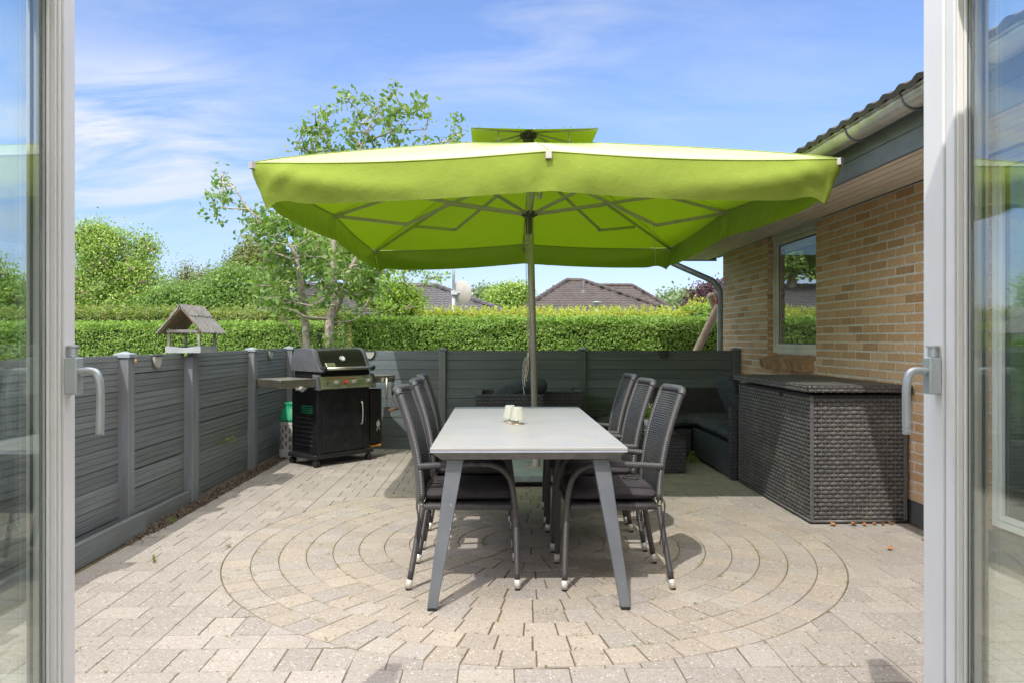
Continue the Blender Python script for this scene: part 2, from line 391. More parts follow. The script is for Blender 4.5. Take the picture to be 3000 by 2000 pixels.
def cloth_mat():
    m, nt, b, L = newmat('lime_parasol_cloth'); co = coords(nt)
    n = noise(nt, co, 2.2, 6, .65); f = noise(nt, co, 130, 3, .7)
    c = mixc(nt, ramp(nt, n, .4, .75, 0, .6), (.325, .415, .075), (.25, .335, .055))
    c = mixc(nt, ramp(nt, f, .35, .7, 0, .25), c, (.23, .31, .045))
    out = nt.nodes['Material Output']; nt.nodes.remove(b)
    d = N(nt, 'ShaderNodeBsdfDiffuse'); L(c, d.inputs[0]); t = N(nt, 'ShaderNodeBsdfTranslucent'); t.inputs[0].default_value = (.22, .38, .003, 1)
    bn = N(nt, 'ShaderNodeBump'); bn.inputs['Strength'].default_value = .55; bn.inputs['Distance'].default_value = .018
    L(noise(nt, co, 6.5, 7, .62), bn.inputs['Height']); L(bn.outputs[0], d.inputs['Normal'])
    g = N(nt, 'ShaderNodeBsdfGlossy'); g.inputs[0].default_value = (1, 1, 1, 1); g.inputs['Roughness'].default_value = .45
    mx = N(nt, 'ShaderNodeMixShader'); mx.inputs[0].default_value = .20; L(d.outputs[0], mx.inputs[1]); L(t.outputs[0], mx.inputs[2])
    ge = N(nt, 'ShaderNodeNewGeometry'); dt = N(nt, 'ShaderNodeVectorMath', operation='DOT_PRODUCT'); L(ge.outputs['Normal'], dt.inputs[0]); L(ge.outputs['Incoming'], dt.inputs[1])
    sch = mth(nt, 'ADD', .02, mth(nt, 'MULTIPLY', .5, mth(nt, 'POWER', mth(nt, 'SUBTRACT', 1.0, mth(nt, 'ABSOLUTE', dt.outputs['Value'])), 5.0)))
    m2 = N(nt, 'ShaderNodeMixShader'); L(mth(nt, 'MULTIPLY', sch, mth(nt, 'SUBTRACT', 1.0, ge.outputs['Backfacing'])), m2.inputs[0]); L(mx.outputs[0], m2.inputs[1]); L(g.outputs[0], m2.inputs[2])
    L(m2.outputs[0], out.inputs[0]); return m
M['cloth'] = cloth_mat()
M['alu'] = simple('parasol_aluminium', (.50, .48, .44), .42, .55, var=.1, scale=20)
M['alu_dark'] = simple('parasol_joint', (.10, .10, .09), .6, .2)
M['concrete'] = simple('parasol_base_concrete', (.28, .33, .35), .85, var=.2, scale=9, bmp=.4, dirt=(.16, .20, .20))
M['white'] = simple('white_paint', (.72, .73, .72), .38, var=.03, scale=5)
M['door_white'] = simple('door_frame_aluminium', (.86, .86, .85), .42, var=.03, scale=5)
M['gasket'] = simple('glazing_gasket', (.025, .035, .05), .6)
M['handle'] = simple('handle_aluminium', (.52, .56, .58), .33, .45, var=.06)
M['cream'] = simple('window_frame_paint', (.64, .64, .57), .45, var=.06, dirt=(.35, .34, .26))
M['soffit'] = simple('soffit_boards', (.84, .75, .65), .7, var=.12, scale=6, stretch=(2, .4, 1), bmp=.3, bscale=30, dirt=(.70, .61, .50))
M['fascia'] = simple('fascia_board', (.17, .20, .21), .7, var=.2, scale=8, stretch=(1, .4, 1))
M['zinc'] = simple('galvanised_gutter', (.50, .51, .49), .38, .6, var=.12, scale=14, dirt=(.30, .31, .28))
M['pipe'] = simple('downpipe_zinc', (.20, .22, .23), .45, .45, var=.15, scale=12)
M['tile'] = simple('roof_tile_dark', (.040, .036, .040), .6, var=.3, scale=3, bmp=.4, bscale=30)
M['tile_grey'] = simple('roof_tile_slate', (.068, .062, .068), .55, var=.2, scale=2, dirt=(.10, .09, .085))
M['tile_brown'] = simple('roof_tile_brown', (.060, .048, .044), .75, var=.3, scale=2, dirt=(.085, .07, .055))
M['tile_red'] = simple('roof_tile_red', (.48, .16, .09), .8, var=.2, scale=2)
M['wall_cream'] = simple('cream_render', (.60, .50, .38), .9, var=.1, scale=1)
M['wall_brown'] = simple('house_brick_far', (.40, .26, .15), .9, var=.2, scale=4)
M['galv'] = simple('galvanised_mast', (.42, .46, .50), .5, .4, var=.2, scale=9)
M['dish'] = simple('dish_paint', (.42, .40, .38), .6, var=.1, scale=6, dirt=(.55, .33, .10), dscale=5)
M['weathered'] = simple('weathered_wood', (.24, .235, .225), .85, var=.5, scale=14, stretch=(1, 8, 1), bmp=.8, bscale=40, dirt=(.42, .38, .33), dscale=14)
M['wood_in'] = simple('bird_table_timber', (.22, .165, .11), .85, var=.35, scale=10, bmp=.4)
M['tray_grey'] = simple('bird_table_tray_paint', (.33, .36, .38), .7, var=.15)
M['log'] = simple('swing_log', (.46, .36, .27), .8, var=.3, scale=10, stretch=(5, 5, .6), bmp=.6, bscale=30)
M['rope'] = simple('rope', (.62, .56, .46), .9, var=.2, scale=60, bmp=.6, bscale=300)
M['rope_blue'] = simple('blue_flecked_rope', (.30, .38, .50), .85, var=.6, scale=90)
M['red'] = simple('red_fitting', (.55, .06, .05), .4)
M['grill_black'] = simple('grill_enamel_black', (.012, .012, .013), .18, var=.2)
M['grill_satin'] = simple('grill_cabinet_black', (.014, .015, .018), .35, var=.3, dirt=(.05, .046, .04), dscale=9)
M['grill_grey'] = simple('grill_cast_grey', (.075, .080, .090), .55, var=.15, bmp=.2, bscale=200)
M['inox'] = simple('brushed_steel', (.55, .53, .47), .40, .9, var=.12, scale=8, stretch=(.4, 1, 8))
M['inox_dark'] = simple('tarnished_steel', (.36, .34, .29), .38, .9, var=.2, scale=8)
M['knob'] = simple('knob_silver', (.55, .55, .55), .3, .7)
M['plastic_black'] = simple('black_plastic', (.018, .018, .02), .45)
M['bottle_green'] = simple('gas_bottle_green', (.02, .30, .14), .4)
M['bottle_grey'] = simple('gas_bottle_jacket', (.55, .56, .56), .55, dirt=(.4, .4, .37))
M['bottle_core'] = simple('gas_bottle_composite', (.25, .23, .17), .6)
M['orange'] = simple('orange_tray', (.70, .28, .03), .5)
M['emblem'] = simple('emblem_pale', (.70, .72, .74), .5)
M['emblem_red'] = simple('emblem_red', (.60, .14, .06), .5)
M['emblem_dark'] = simple('emblem_dark', (.06, .055, .05), .5)
M['snail'] = simple('snail_shell', (.50, .34, .14), .45, var=.4, scale=120)
M['frost'] = simple('lamp_lens', (.40, .40, .36), .3, var=.2, scale=60)
M['solar'] = simple('solar_lamp_housing', (.05, .055, .06), .5)
M['dry_leaf'] = simple('dry_leaf', (.42, .19, .07), .8, var=.4, scale=60)
M['litter'] = simple('leaf_litter', (.17, .115, .075), .9, var=.5, scale=40, island=.6)
M['pot'] = simple('white_pot', (.72, .76, .80), .35)
M['petal'] = simple('petal', (.78, .72, .62), .6)
M['room'] = simple('room_plaster', (.80, .78, .75), .9)
M['floor'] = simple('room_floor_oak', (.36, .25, .15), .5, var=.3, scale=6, stretch=(1, 8, 1))
M['curtain'] = simple('curtain', (.30, .31, .31), .9, var=.2, scale=3)

def glass_mat(name, tintc, ior=1.5, boost=1.0):
    m, nt, b, L = newmat(name); out = nt.nodes['Material Output']; nt.nodes.remove(b)
    t = N(nt, 'ShaderNodeBsdfTransparent'); t.inputs[0].default_value = (*tintc, 1)
    g = N(nt, 'ShaderNodeBsdfGlossy'); g.inputs['Roughness'].default_value = .0; g.inputs[0].default_value = (.95, 1, .98, 1)
    ge = N(nt, 'ShaderNodeNewGeometry'); dt = N(nt, 'ShaderNodeVectorMath', operation='DOT_PRODUCT'); L(ge.outputs['Normal'], dt.inputs[0]); L(ge.outputs['Incoming'], dt.inputs[1])
    sch = mth(nt, 'ADD', .04, mth(nt, 'MULTIPLY', .96, mth(nt, 'POWER', mth(nt, 'SUBTRACT', 1.0, mth(nt, 'ABSOLUTE', dt.outputs['Value'])), 5.0)))
    mx = N(nt, 'ShaderNodeMixShader'); L(mth(nt, 'MINIMUM', mth(nt, 'MULTIPLY', sch, boost), 1.0), mx.inputs[0])
    L(t.outputs[0], mx.inputs[1]); L(g.outputs[0], mx.inputs[2]); L(mx.outputs[0], out.inputs[0]); return m
M['glass'] = glass_mat('door_glass', (.955, .98, .97), 1.5, 2.0)
M['glass_win'] = glass_mat('window_glass', (.45, .48, .46), 1.5, 3.2)
M['glass_top'] = glass_mat('table_glass', (.55, .68, .64), 1.5, 2)
M['tumbler'] = glass_mat('tumbler_glass', (.8, .85, .85), 1.5, 2)

def leaf_mat(name, cols, trans=.35, rough=.5):
    m, nt, b, L = newmat(name); out = nt.nodes['Material Output']
    g = N(nt, 'ShaderNodeNewGeometry').outputs['Random Per Island']
    cr = N(nt, 'ShaderNodeValToRGB'); L(g, cr.inputs[0]); e = cr.color_ramp.elements
    e[0].color = (*cols[0], 1); e[1].color = (*cols[-1], 1)
    for i, c in enumerate(cols[1:-1]): x = e.new((i + 1) / (len(cols) - 1)); x.color = (*c, 1)
    L(cr.outputs[0], b.inputs['Base Color']); b.inputs['Roughness'].default_value = rough; b.inputs['Specular IOR Level'].default_value = .45
    t = N(nt, 'ShaderNodeBsdfTranslucent'); L(mixc(nt, 1.0, cr.outputs[0], (1.5, 1.7, .6), 'MULTIPLY'), t.inputs[0])
    mx = N(nt, 'ShaderNodeMixShader'); mx.inputs[0].default_value = trans; L(b.outputs[0], mx.inputs[1]); L(t.outputs[0], mx.inputs[2]); L(mx.outputs[0], out.inputs[0])
    return m
M['leaf_hedge'] = leaf_mat('privet_leaves', [(.08,.16,.025),(.17,.30,.045),(.27,.41,.07),(.12,.23,.035),(.40,.51,.14)])
M['leaf_shoots'] = leaf_mat('beech_shoot_leaves', [(.28,.36,.05),(.42,.46,.06),(.22,.31,.05),(.50,.51,.11),(.30,.19,.08)], .45)
M['leaf_beech'] = leaf_mat('beech_leaves', [(.11,.19,.04),(.17,.26,.05),(.25,.32,.06),(.13,.20,.045),(.26,.19,.07)])
M['leaf_apple'] = leaf_mat('apple_leaves', [(.06,.13,.03),(.12,.22,.045),(.20,.31,.07),(.10,.18,.04),(.34,.40,.18)], .4)
M['leaf_bush'] = leaf_mat('plum_leaves', [(.13,.24,.03),(.21,.34,.045),(.33,.44,.07)], .4)
M['leaf_tree'] = leaf_mat('tree_leaves_light', [(.09,.18,.03),(.18,.30,.055),(.29,.40,.09),(.38,.46,.14)], .3)
M['leaf_dark'] = leaf_mat('tree_leaves_dark', [(.08,.16,.035),(.13,.23,.05),(.21,.31,.07)], .3)
M['leaf_olive'] = leaf_mat('tree_leaves_olive', [(.14,.17,.06),(.20,.23,.08),(.16,.20,.06)], .3)
M['leaf_blue'] = leaf_mat('tree_leaves_greyish', [(.13,.19,.10),(.17,.24,.12),(.21,.28,.14)], .3)
M['leaf_purple'] = leaf_mat('copper_leaves', [(.050, .020, .032), (.085, .035, .05), (.035, .018, .028)], .2)
M['leaf_weed'] = leaf_mat('weed_leaves', [(.14,.19,.04),(.24,.30,.07)], .4)
M['bark'] = simple('bark', (.20, .165, .13), .9, var=.4, scale=30, bmp=1, bscale=60)
M['bark_apple'] = simple('apple_bark', (.34, .30, .25), .9, var=.45, scale=26, bmp=1, bscale=50, dirt=(.12, .09, .06), dscale=22)
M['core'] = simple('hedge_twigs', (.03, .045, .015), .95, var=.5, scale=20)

# ------------------------------------------------------------------ leaves
def leaves_mesh(name, P, Nrm, size, mat, parent=None, aspect=.5, fold=.25, jit=.3):
    """P (n,3) positions, Nrm (n,3) normals; one folded 4-sided leaf at each"""
    n = len(P)
    if n == 0: return None
    Nrm = Nrm / (np.linalg.norm(Nrm, axis=1, keepdims=True) + 1e-9)
    rv = rng.normal(size=(n, 3)); T = rv - (rv * Nrm).sum(1, keepdims=True) * Nrm; T /= np.linalg.norm(T, axis=1, keepdims=True) + 1e-9
    B = np.cross(Nrm, T)
    s = (size * (1 + jit * rng.uniform(-1, 1, n)))[:, None]
    a = P - T * s * .5; c = P + T * s * .5
    b = P + B * s * aspect * .5 + Nrm * s * fold * .3 - T * s * .08; d = P - B * s * aspect * .5 + Nrm * s * fold * .3 - T * s * .08
    V = np.stack([a, b, c, d], 1).reshape(-1, 3).astype(np.float32)
    me = bpy.data.meshes.new(name); me.vertices.add(4 * n); me.vertices.foreach_set('co', V.ravel())
    me.loops.add(6 * n); me.polygons.add(2 * n)
    base = np.arange(n)[:, None] * 4
    idx = (base + np.array([[0, 1, 2, 0, 2, 3]])).ravel().astype(np.int32)
    me.loops.foreach_set('vertex_index', idx); me.polygons.foreach_set('loop_start', (np.arange(2 * n) * 3).astype(np.int32))
    try: me.polygons.foreach_set('loop_total', np.full(2 * n, 3, dtype=np.int32))
    except Exception: pass
    me.materials.append(mat); me.update(calc_edges=True); me.validate()
    o = bpy.data.objects.new(name, me); COL.objects.link(o)
    if parent: o.parent = parent
    return o

def hedge(label, x0, x1, y0, y1, ztop, mat, leaf, dens, rag=.02, shoots=0, shoot_len=.12, shoot_mat=None, cat='hedge'):
    t = thing('hedge', label, cat, ((x0 + x1) / 2, (y0 + y1) / 2, 0))
    ox, oy = (x0 + x1) / 2, (y0 + y1) / 2
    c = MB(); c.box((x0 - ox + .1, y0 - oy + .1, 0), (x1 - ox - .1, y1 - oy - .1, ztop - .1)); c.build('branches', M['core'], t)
    def surf(n, kind):
        u = rng.uniform(x0, x1, n); r = rng.uniform(0, 1, n)
        if kind == 'front':
            z = rng.uniform(max(.5, ztop - 1.1), ztop, n); b = bul(u, z * 1.7)
            rnd = np.clip((z - (ztop - .12)) / .12, 0, 1) ** 2 * .10
            P = np.stack([u, y0 + b + rnd + rng.exponential(.042, n), z], 1); Nn = np.tile([0, -1.0, .45], (n, 1))
        else:
            y = rng.uniform(y0, y1, n); b = bul(u * 1.3, y * 1.3)
            rnd = np.clip((.12 - (y - y0)) / .12, 0, 1) ** 2 * .06
            P = np.stack([u, y, ztop + .5 * b - rnd - rng.exponential(.02, n)], 1); Nn = np.tile([0, -.25, 1.0], (n, 1))
        return P, Nn + rng.normal(scale=.55, size=(n, 3))
    ph = rng.uniform(0, 6.28, 8)
    def bul(a, b):
        return .020 * np.sin(a * 5.3 + ph[0] + 2 * np.sin(b * 5 + ph[1])) + .016 * np.sin(a * 17 + 2.5 * np.sin(b * 16 + a * 2 + ph[2])) * np.sin(b * 21 + 2 * np.sin(a * 9 + ph[5])) + .014 * np.sin(a * 41 + 3 * np.sin(b * 29)) * np.sin(b * 37 + 3 * np.sin(a * 31 + ph[3])) + rag * np.sin(a * 1.7 + ph[4])
    nf = int((x1 - x0) * min(1.1, ztop - .5) * dens); ntp = int((x1 - x0) * (y1 - y0) * dens * .6)
    P1, N1 = surf(nf, 'front'); P2, N2 = surf(ntp, 'top')
    P = np.concatenate([P1, P2]); Nn = np.concatenate([N1, N2])
    P[:, 0] -= ox; P[:, 1] -= oy
    leaves_mesh('foliage', P, Nn, leaf, mat, t, .48)
    if shoots:
        sx = rng.uniform(x0, x1, shoots) - ox; sy = rng.uniform(y0, y1, shoots) - oy; sl_ = shoot_len * rng.uniform(.2, 1, shoots) ** 1.5
        k = 7; tt = np.linspace(0, 1, k)[None, :]
        lx = rng.normal(scale=.35, size=shoots)
        X = sx[:, None] + lx[:, None] * sl_[:, None] * tt + rng.normal(scale=.012, size=(shoots, k)); Yv = sy[:, None] + rng.normal(scale=.012, size=(shoots, k)); Z = ztop - .03 + sl_[:, None] * tt
        P = np.stack([X, Yv, Z], 2).reshape(-1, 3); Nn = rng.normal(size=P.shape); Nn[:, 2] += .5; Nn[:, 1] -= .6
        leaves_mesh('shoots', P, Nn, leaf * 1.15, shoot_mat or mat, t, .5)
    return t

def grow(nodes, parents, targets):
    """connect each target to the nearest node of the growing skeleton"""
    for T in targets:
        arr = np.array([tuple(n) for n in nodes]); d = arr - np.array(tuple(T))
        cost = np.linalg.norm(d, axis=1) + 1.2 * np.clip(d[:, 2], 0, None)
        j = int(np.argmin(cost)); p = nodes[j]; L_ = (T - p).length
        n = max(1, int(L_ / GST)); prev = j
        for i in range(1, n + 1):
            q = p.lerp(T, i / n)
            if i < n: q = q + Vector((random.gauss(0, .03), random.gauss(0, .03), random.gauss(0, .02) - .03 * math.sin(math.pi * i / n))) * min(1.0, L_) * GST * 2
            nodes.append(q); parents.append(prev); prev = len(nodes) - 1
GST = .25
def wood_mesh(nodes, parents, r_tip, r_max, name, mat, parent, seg=6, pw=.45, ox=Vector()):
    n = len(nodes); cnt = [0] * n; kids = [[] for _ in range(n)]
    for i in range(n - 1, 0, -1):
        kids[parents[i]].append(i)
    for i in range(n - 1, -1, -1):
        cnt[i] = 1 if not kids[i] else sum(cnt[k] for k in kids[i])
    mx = cnt[0]
    rad = [r_tip + (r_max - r_tip) * (c / mx) ** pw for c in cnt]
    mb = MB(); starts = [(None, 0)]; done = set()
    stack = [(None, 0)]
    while stack:
        par, s = stack.pop(); path = [par] if par is not None else []; cur = s
        while True:
            path.append(cur)
            if not kids[cur]: break
            ks = sorted(kids[cur], key=lambda k: -cnt[k])
            for k in ks[1:]: stack.append((cur, k))
            cur = ks[0]
        if len(path) < 2: continue
        rr = [rad[i] for i in path]
        if par is not None: rr[0] = min(rr[0], rr[1] * 1.25)
        mb.tube([nodes[i] - ox for i in path], rr, seg if rr[min(1, len(rr) - 1)] > r_tip * 2.5 else 4, cap=False)
    return mb.build(name, mat, parent, smooth=True, fix=False)

def leaf_cloud(targets, n, spread, droop=.3):
    P = []; 
    for T, k in targets:
        m = int(n * k)
        q = rng.normal(size=(m, 3)) * spread * np.array([1, 1, .85])
        P.append(q + np.array(tuple(T)))
    P = np.concatenate(P); Nn = rng.normal(size=P.shape) * .8 + np.array([-.15, -.5, .55]); return P, Nn

def bg_tree(name, label, D, ells, natt, nl, spread, leaf, mat, trunkpx, r_max, group=None, depth=1.0, basey=None, cat='tree', bark=None, aspect=.55, thin=.02):
    global GST
    base = at(trunkpx, 994 + 1.25 * F / D, D); base.z = 0
    t = thing(name, label, cat, base, 0, group)
    att = []; base = base.copy(); tot = sum(e[2] * e[3] for e in ells)
    for ex, ey, rx, ry in ells:
        for _ in range(max(3, int(natt * rx * ry / tot))):
            while True:
                u, v, q = random.uniform(-1, 1), random.uniform(-1, 1), random.uniform(-1, 1)
                if u * u + v * v + q * q < 1: break
            att.append(at(ex + u * rx, ey + v * ry, D + q * rx / F * D * depth))
    zref = Vector((base.x, base.y, .35 * max(a.z for a in att)))
    att.sort(key=lambda p: (p - zref).length)
    zlow = min(a.z for a in att); fork = max(.8, zlow * .8)
    nodes = [base.copy()]; parents = [-1]
    GST = D * .018
    k = max(2, int(fork / GST))
    for i in range(1, k + 1): nodes.append(base + Vector((random.gauss(0, .02) * GST, random.gauss(0, .02) * GST, fork * i / k))); parents.append(len(nodes) - 2)
    ctr = Vector((sum(a.x for a in att) / len(att), sum(a.y for a in att) / len(att), sum(a.z for a in att) / len(att)))
    top = nodes[-1].lerp(ctr, 1.0); j = len(nodes) - 1; p0 = nodes[j].copy(); kk = max(2, int((top - p0).length / GST))
    for i in range(1, kk + 1): nodes.append(p0.lerp(top, i / kk) + Vector((random.gauss(0, .1), 0, 0)) * GST); parents.append(len(nodes) - 2)
    grow(nodes, parents, att)
    wood_mesh(nodes, parents, thin, r_max, 'trunk', bark or M['bark'], t, 7, ox=base)
    P, Nn = leaf_cloud([(a, random.uniform(.5, 1.4)) for a in att], nl, spread)
    P -= np.array(tuple(base)); leaves_mesh('crown', P, Nn, leaf, mat, t, aspect)
    GST = .25
    return t

# ------------------------------------------------------------------ the ground
g = MB(); g.poly([(-600, -600, -.03), (600, -600, -.03), (600, 1200, -.03), (-600, 1200, -.03)]); kind(g.build('lawn', M['lawn']), 'structure')
g = MB(); g.box((-2.42, .72, -.06), (2.84, 8.72, -.0040)); kind(g.build('patio_bedding', M['joint']), 'structure')

CC = (0.215, 4.67); CR = 1.80
pv = MB()
def stone(poly, z, tint, ins=.003, ch=.003):
    """top polygon (counter-clockwise) with a chamfer and a skirt"""
    n = len(poly); cx = sum(p[0] for p in poly) / n; cy = sum(p[1] for p in poly) / n
    pv.c = tint
    def inset(d):
        out = []
        for i in range(n):
            a = Vector(poly[i - 1]); b = Vector(poly[i]); c = Vector(poly[(i + 1) % n])
            e1 = (b - a); e2 = (c - b)
            if e1.length < 1e-5 or e2.length < 1e-5: out.append((b.x, b.y)); continue
            n1 = Vector((-e1.y, e1.x)).normalized(); n2 = Vector((-e2.y, e2.x)).normalized()
            m_ = (n1 + n2)
            if m_.length < .2: m_ = n1
            else: m_ = m_.normalized() / max(.5, m_.normalized().dot(n1))
            out.append((b.x + m_.x * d, b.y + m_.y * d))
        return out
    o1 = inset(.0019); o2 = inset(.0019 + ins * .7)
    tz = [random.gauss(0, .0007), random.gauss(0, .003), random.gauss(0, .003)]
    Z = lambda p: z + tz[0] + (p[0] - cx) * tz[1] + (p[1] - cy) * tz[2]
    A = [pv.vert((p[0], p[1], -.03)) for p in o1]; B = [pv.vert((p[0], p[1], Z(p) - ch)) for p in o1]; C = [pv.vert((p[0], p[1], Z(p))) for p in o2]
    for i in range(n):
        j = (i + 1) % n
        pv.face([A[i], A[j], B[j], B[i]]); pv.face([B[i], B[j], C[j], C[i]])
    pv.face(C)
def area(p): return .5 * sum(p[i - 1][0] * p[i][1] - p[i][0] * p[i - 1][1] for i in range(len(p)))
def tone(kind_):
    if kind_ == 'grey': b = Vector((.328, .298, .272))
    elif kind_ == 'tan': b = Vector((.355, .305, .245))
    else: b = Vector((.335, .305, .270))
    return tuple(b * random.uniform(.88, 1.08))
def clip_circle(poly):
    pts = []; n = len(poly)
    for i in range(n):
        a = Vector(poly[i]); b = Vector(poly[(i + 1) % n])
        for k in range(12): pts.append(a.lerp(b, k / 12))
    ins = [math.hypot(p.x - CC[0], p.y - CC[1]) < CR + .002 for p in pts]
    if not any(ins): return poly
    if all(ins): return None
    m = len(pts); s = next(i for i in range(m) if not ins[i] and ins[i - 1])
    out = []; i = s; cnt = 0
    while not ins[i % m] and cnt < m: out.append(pts[i % m]); i += 1; cnt += 1
    a = out[-1]; b = out[0]
    a0 = math.atan2(a.y - CC[1], a.x - CC[0]); a1 = math.atan2(b.y - CC[1], b.x - CC[0])
    dlt = (a1 - a0 + math.pi) % (2 * math.pi) - math.pi
    k = max(2, int(abs(dlt) / .03)); rr = CR + .002
    ap = [Vector((CC[0] + rr * math.cos(a0 + dlt * t / k), CC[1] + rr * math.sin(a0 + dlt * t / k))) for t in range(k + 1)]
    # keep only corners of the straight part
    red = [out[0]]
    for q in range(1, len(out) - 1):
        e1 = (out[q] - out[q - 1]).normalized(); e2 = (out[q + 1] - out[q]).normalized()
        if e1.dot(e2) < .999: red.append(out[q])
    res = red + ap
    res = [(p.x, p.y) for p in res]
    if abs(area(res)) < 4e-4: return None
    if area(res) < 0: res = res[::-1]
    clean = []
    for p in res:
        if not clean or math.hypot(p[0] - clean[-1][0], p[1] - clean[-1][1]) > .003: clean.append(p)
    return clean
xs = [-.984 + .42 * k for k in range(-4, 10)]
ys = 2.853 - .35 * 6 - .14
row = 0; y = ys; XL, XR = -2.27, 2.80
while y < 8.60:
    for typ, h in (('B', .14), ('A', .21)):
        y2 = y + h
        for x0 in xs:
            k = 2 if typ == 'B' else 3
            for i in range(k):
                a = x0 + .42 * i / k; b = x0 + .42 * (i + 1) / k
                xl = XL if y < 4.9 else -2.215
                a = max(a, xl); b = min(b, XR)
                if b - a < .03: continue
                yy2 = min(y2, 8.62)
                if yy2 - y < .03: continue
                p = clip_circle([(a, y), (b, y), (b, yy2), (a, yy2)])
                if p: stone(p, 0, tone('grey' if random.random() < .93 else 'pale'))
        y = y2
for i in range(12):
    r0 = CR - .15 * (i + 1); r1 = CR - .15 * i; rm = (r0 + r1) / 2
    if r0 < .02:
        stone([(CC[0] + r1 * math.cos(a), CC[1] + r1 * math.sin(a)) for a in np.linspace(0, 2 * math.pi, 25)[:-1]], 0, tone('tan')); continue
    n = max(6, int(round(2 * math.pi * rm / (.150 if i % 2 else .142)))); off = random.uniform(0, 6)
    for k in range(n):
        jg = .0013 / rm; a0 = off + 2 * math.pi * k / n + jg * random.uniform(.3, 1.6); a1 = off + 2 * math.pi * (k + 1) / n - jg * random.uniform(.3, 1.6)
        q = max(2, int((a1 - a0) / .05))
        P_ = [(CC[0] + r0 * math.cos(a0), CC[1] + r0 * math.sin(a0))]
        P_ += [(CC[0] + r1 * math.cos(a0 + (a1 - a0) * t / q), CC[1] + r1 * math.sin(a0 + (a1 - a0) * t / q)) for t in range(q + 1)]
        P_ += [(CC[0] + r0 * math.cos(a0 + (a1 - a0) * t / q), CC[1] + r0 * math.sin(a0 + (a1 - a0) * t / q)) for t in range(q, 0, -1)]
        stone(P_, 0, tone('tan' if random.random() < .62 else ('pale' if random.random() < .6 else 'grey')))
kind(pv.build('patio', M['paver'], col=True, fix=False), 'structure')
g = MB(); g.box((-2.42, 4.9, -.02), (-2.213, 8.66, .004)); kind(g.build('soil_strip', M['soil']), 'structure')
# moss and tiny weeds in the joints, litter along the fence
n = 1700
P = np.stack([rng.uniform(-2.34, -2.22, n) + np.abs(rng.normal(0, .02, n)), rng.uniform(4.6, 8.6, n), rng.uniform(.004, .016, n)], 1)
kind(leaves_mesh('leaf_litter', P, rng.normal(size=(n, 3)) * .5 + np.array([0, 0, 1]), .022, M['litter'], None, .6), 'stuff')
P = []
for _ in range(620):
    if random.random() < .55:
        i = random.randint(0, 11); r = CR - .15 * i; a = random.uniform(0, 2 * math.pi) ; P.append((CC[0] + r * math.cos(a), CC[1] + r * math.sin(a), 0))
    elif random.random() < .7: P.append((random.choice(xs) + .14 * random.randint(0, 2), random.uniform(2.6, 8.5), 0))
    else: P.append((random.uniform(-2.1, 2.7), ys + .35 * random.randint(0, 19) + random.choice((0, .14)), 0))
P = [p for p in P if -2.25 < p[0] < 2.78 and not (p[0] > 2.0 and p[1] > 5)]
Q = []
for p in P:
    for _ in range(random.randint(2, 9)): Q.append((p[0] + random.gauss(0, .010), p[1] + random.gauss(0, .010), random.uniform(0, .006)))
Q = np.array(Q); kind(leaves_mesh('joint_moss', Q, rng.normal(size=Q.shape) * .6 + np.array([0, -.3, 1]), .011, M['leaf_weed'], None, .35), 'stuff')

# ------------------------------------------------------------------ fences
def board_profile_y(mb, x, y0, y1, z0, z1, groove):
    """a board along Y with its face at x (towards +x), with fine grooves"""
    d = .022
    if not groove: mb.box((x - d, y0, z0), (x, y1, z1)); return
    k = 3; h = (z1 - z0) / k; pts = [(x - d, z0), (x - .001, z0)]
    for i in range(k):
        a = z0 + h * i; b = a + h
        pts += [(x, a + .002), (x, b - .006), (x - .0035, b - .005), (x - .0035, b - .001)]
    pts[-1] = (x - .003, z1); pts += [(x - d, z1)]
    mb.prism(pts, y1 - y0, lambda u, v, w_: (u, y0 + w_, v))
def post(parent, x0, y0, x1, y1, zt, capz=True):
    p = MB(); p.box((x0, y0, 0), (x1, y1, zt)); po = p.build('post', M['post'], parent, bevel=.004)
    c = MB(); c.box((x0 - .008, y0 - .008, zt), (x1 + .008, y1 + .008, zt + .018)); cx, cy = (x0 + x1) / 2, (y0 + y1) / 2
    q = [(x0 - .008, y0 - .008), (x1 + .008, y0 - .008), (x1 + .008, y1 + .008), (x0 - .008, y1 + .008)]
    for i in range(4): c.poly([(*q[i], zt + .0185), (*q[(i + 1) % 4], zt + .0185), (cx, cy, zt + .045)])
    c.build('cap', M['cap'], po)
lf = thing('fence', 'grey board fence running along the left side of the patio under the bird table', 'fence', (-2.4, 5.8, 0))
off = Vector((2.4, -5.8, 0))
def shifted(mb, o): mb.v = [(v[0] + o.x, v[1] + o.y, v[2] + o.z) for v in mb.v]; return mb
class S:   # local builder so that children sit in the parent's space
    pass
PX0, PX1 = -2.415, -2.33
post_y = [(2.40, 2.48), (3.43, 3.51), (4.80, 4.885), (5.80, 5.93), (7.27, 7.37), (8.60, 8.69)]
for k_, (a, b) in enumerate(post_y):
    x1 = PX1
    p = MB(); zt = 1.135 if k_ != 3 else 1.12
    p.box((PX0, a, 0), (x1, b, zt)); po = shifted(p, off).build('post', M['post'], lf, bevel=.004)
    if k_ == 3: continue
    c = MB(); c.box((PX0 - .008, a - .010, zt + .001), (x1 + .012, b + .010, zt + .022)); cx, cy = (PX0 + x1) / 2, (a + b) / 2
    q = [(PX0 - .008, a - .010), (x1 + .012, a - .010), (x1 + .012, b + .010), (PX0 - .008, b + .010)]
    for i in range(4): c.poly([(*q[i], zt + .0225), (*q[(i + 1) % 4], zt + .0225), (cx, cy, zt + .040)])
    shifted(c, off).build('cap', M['cap'], po)
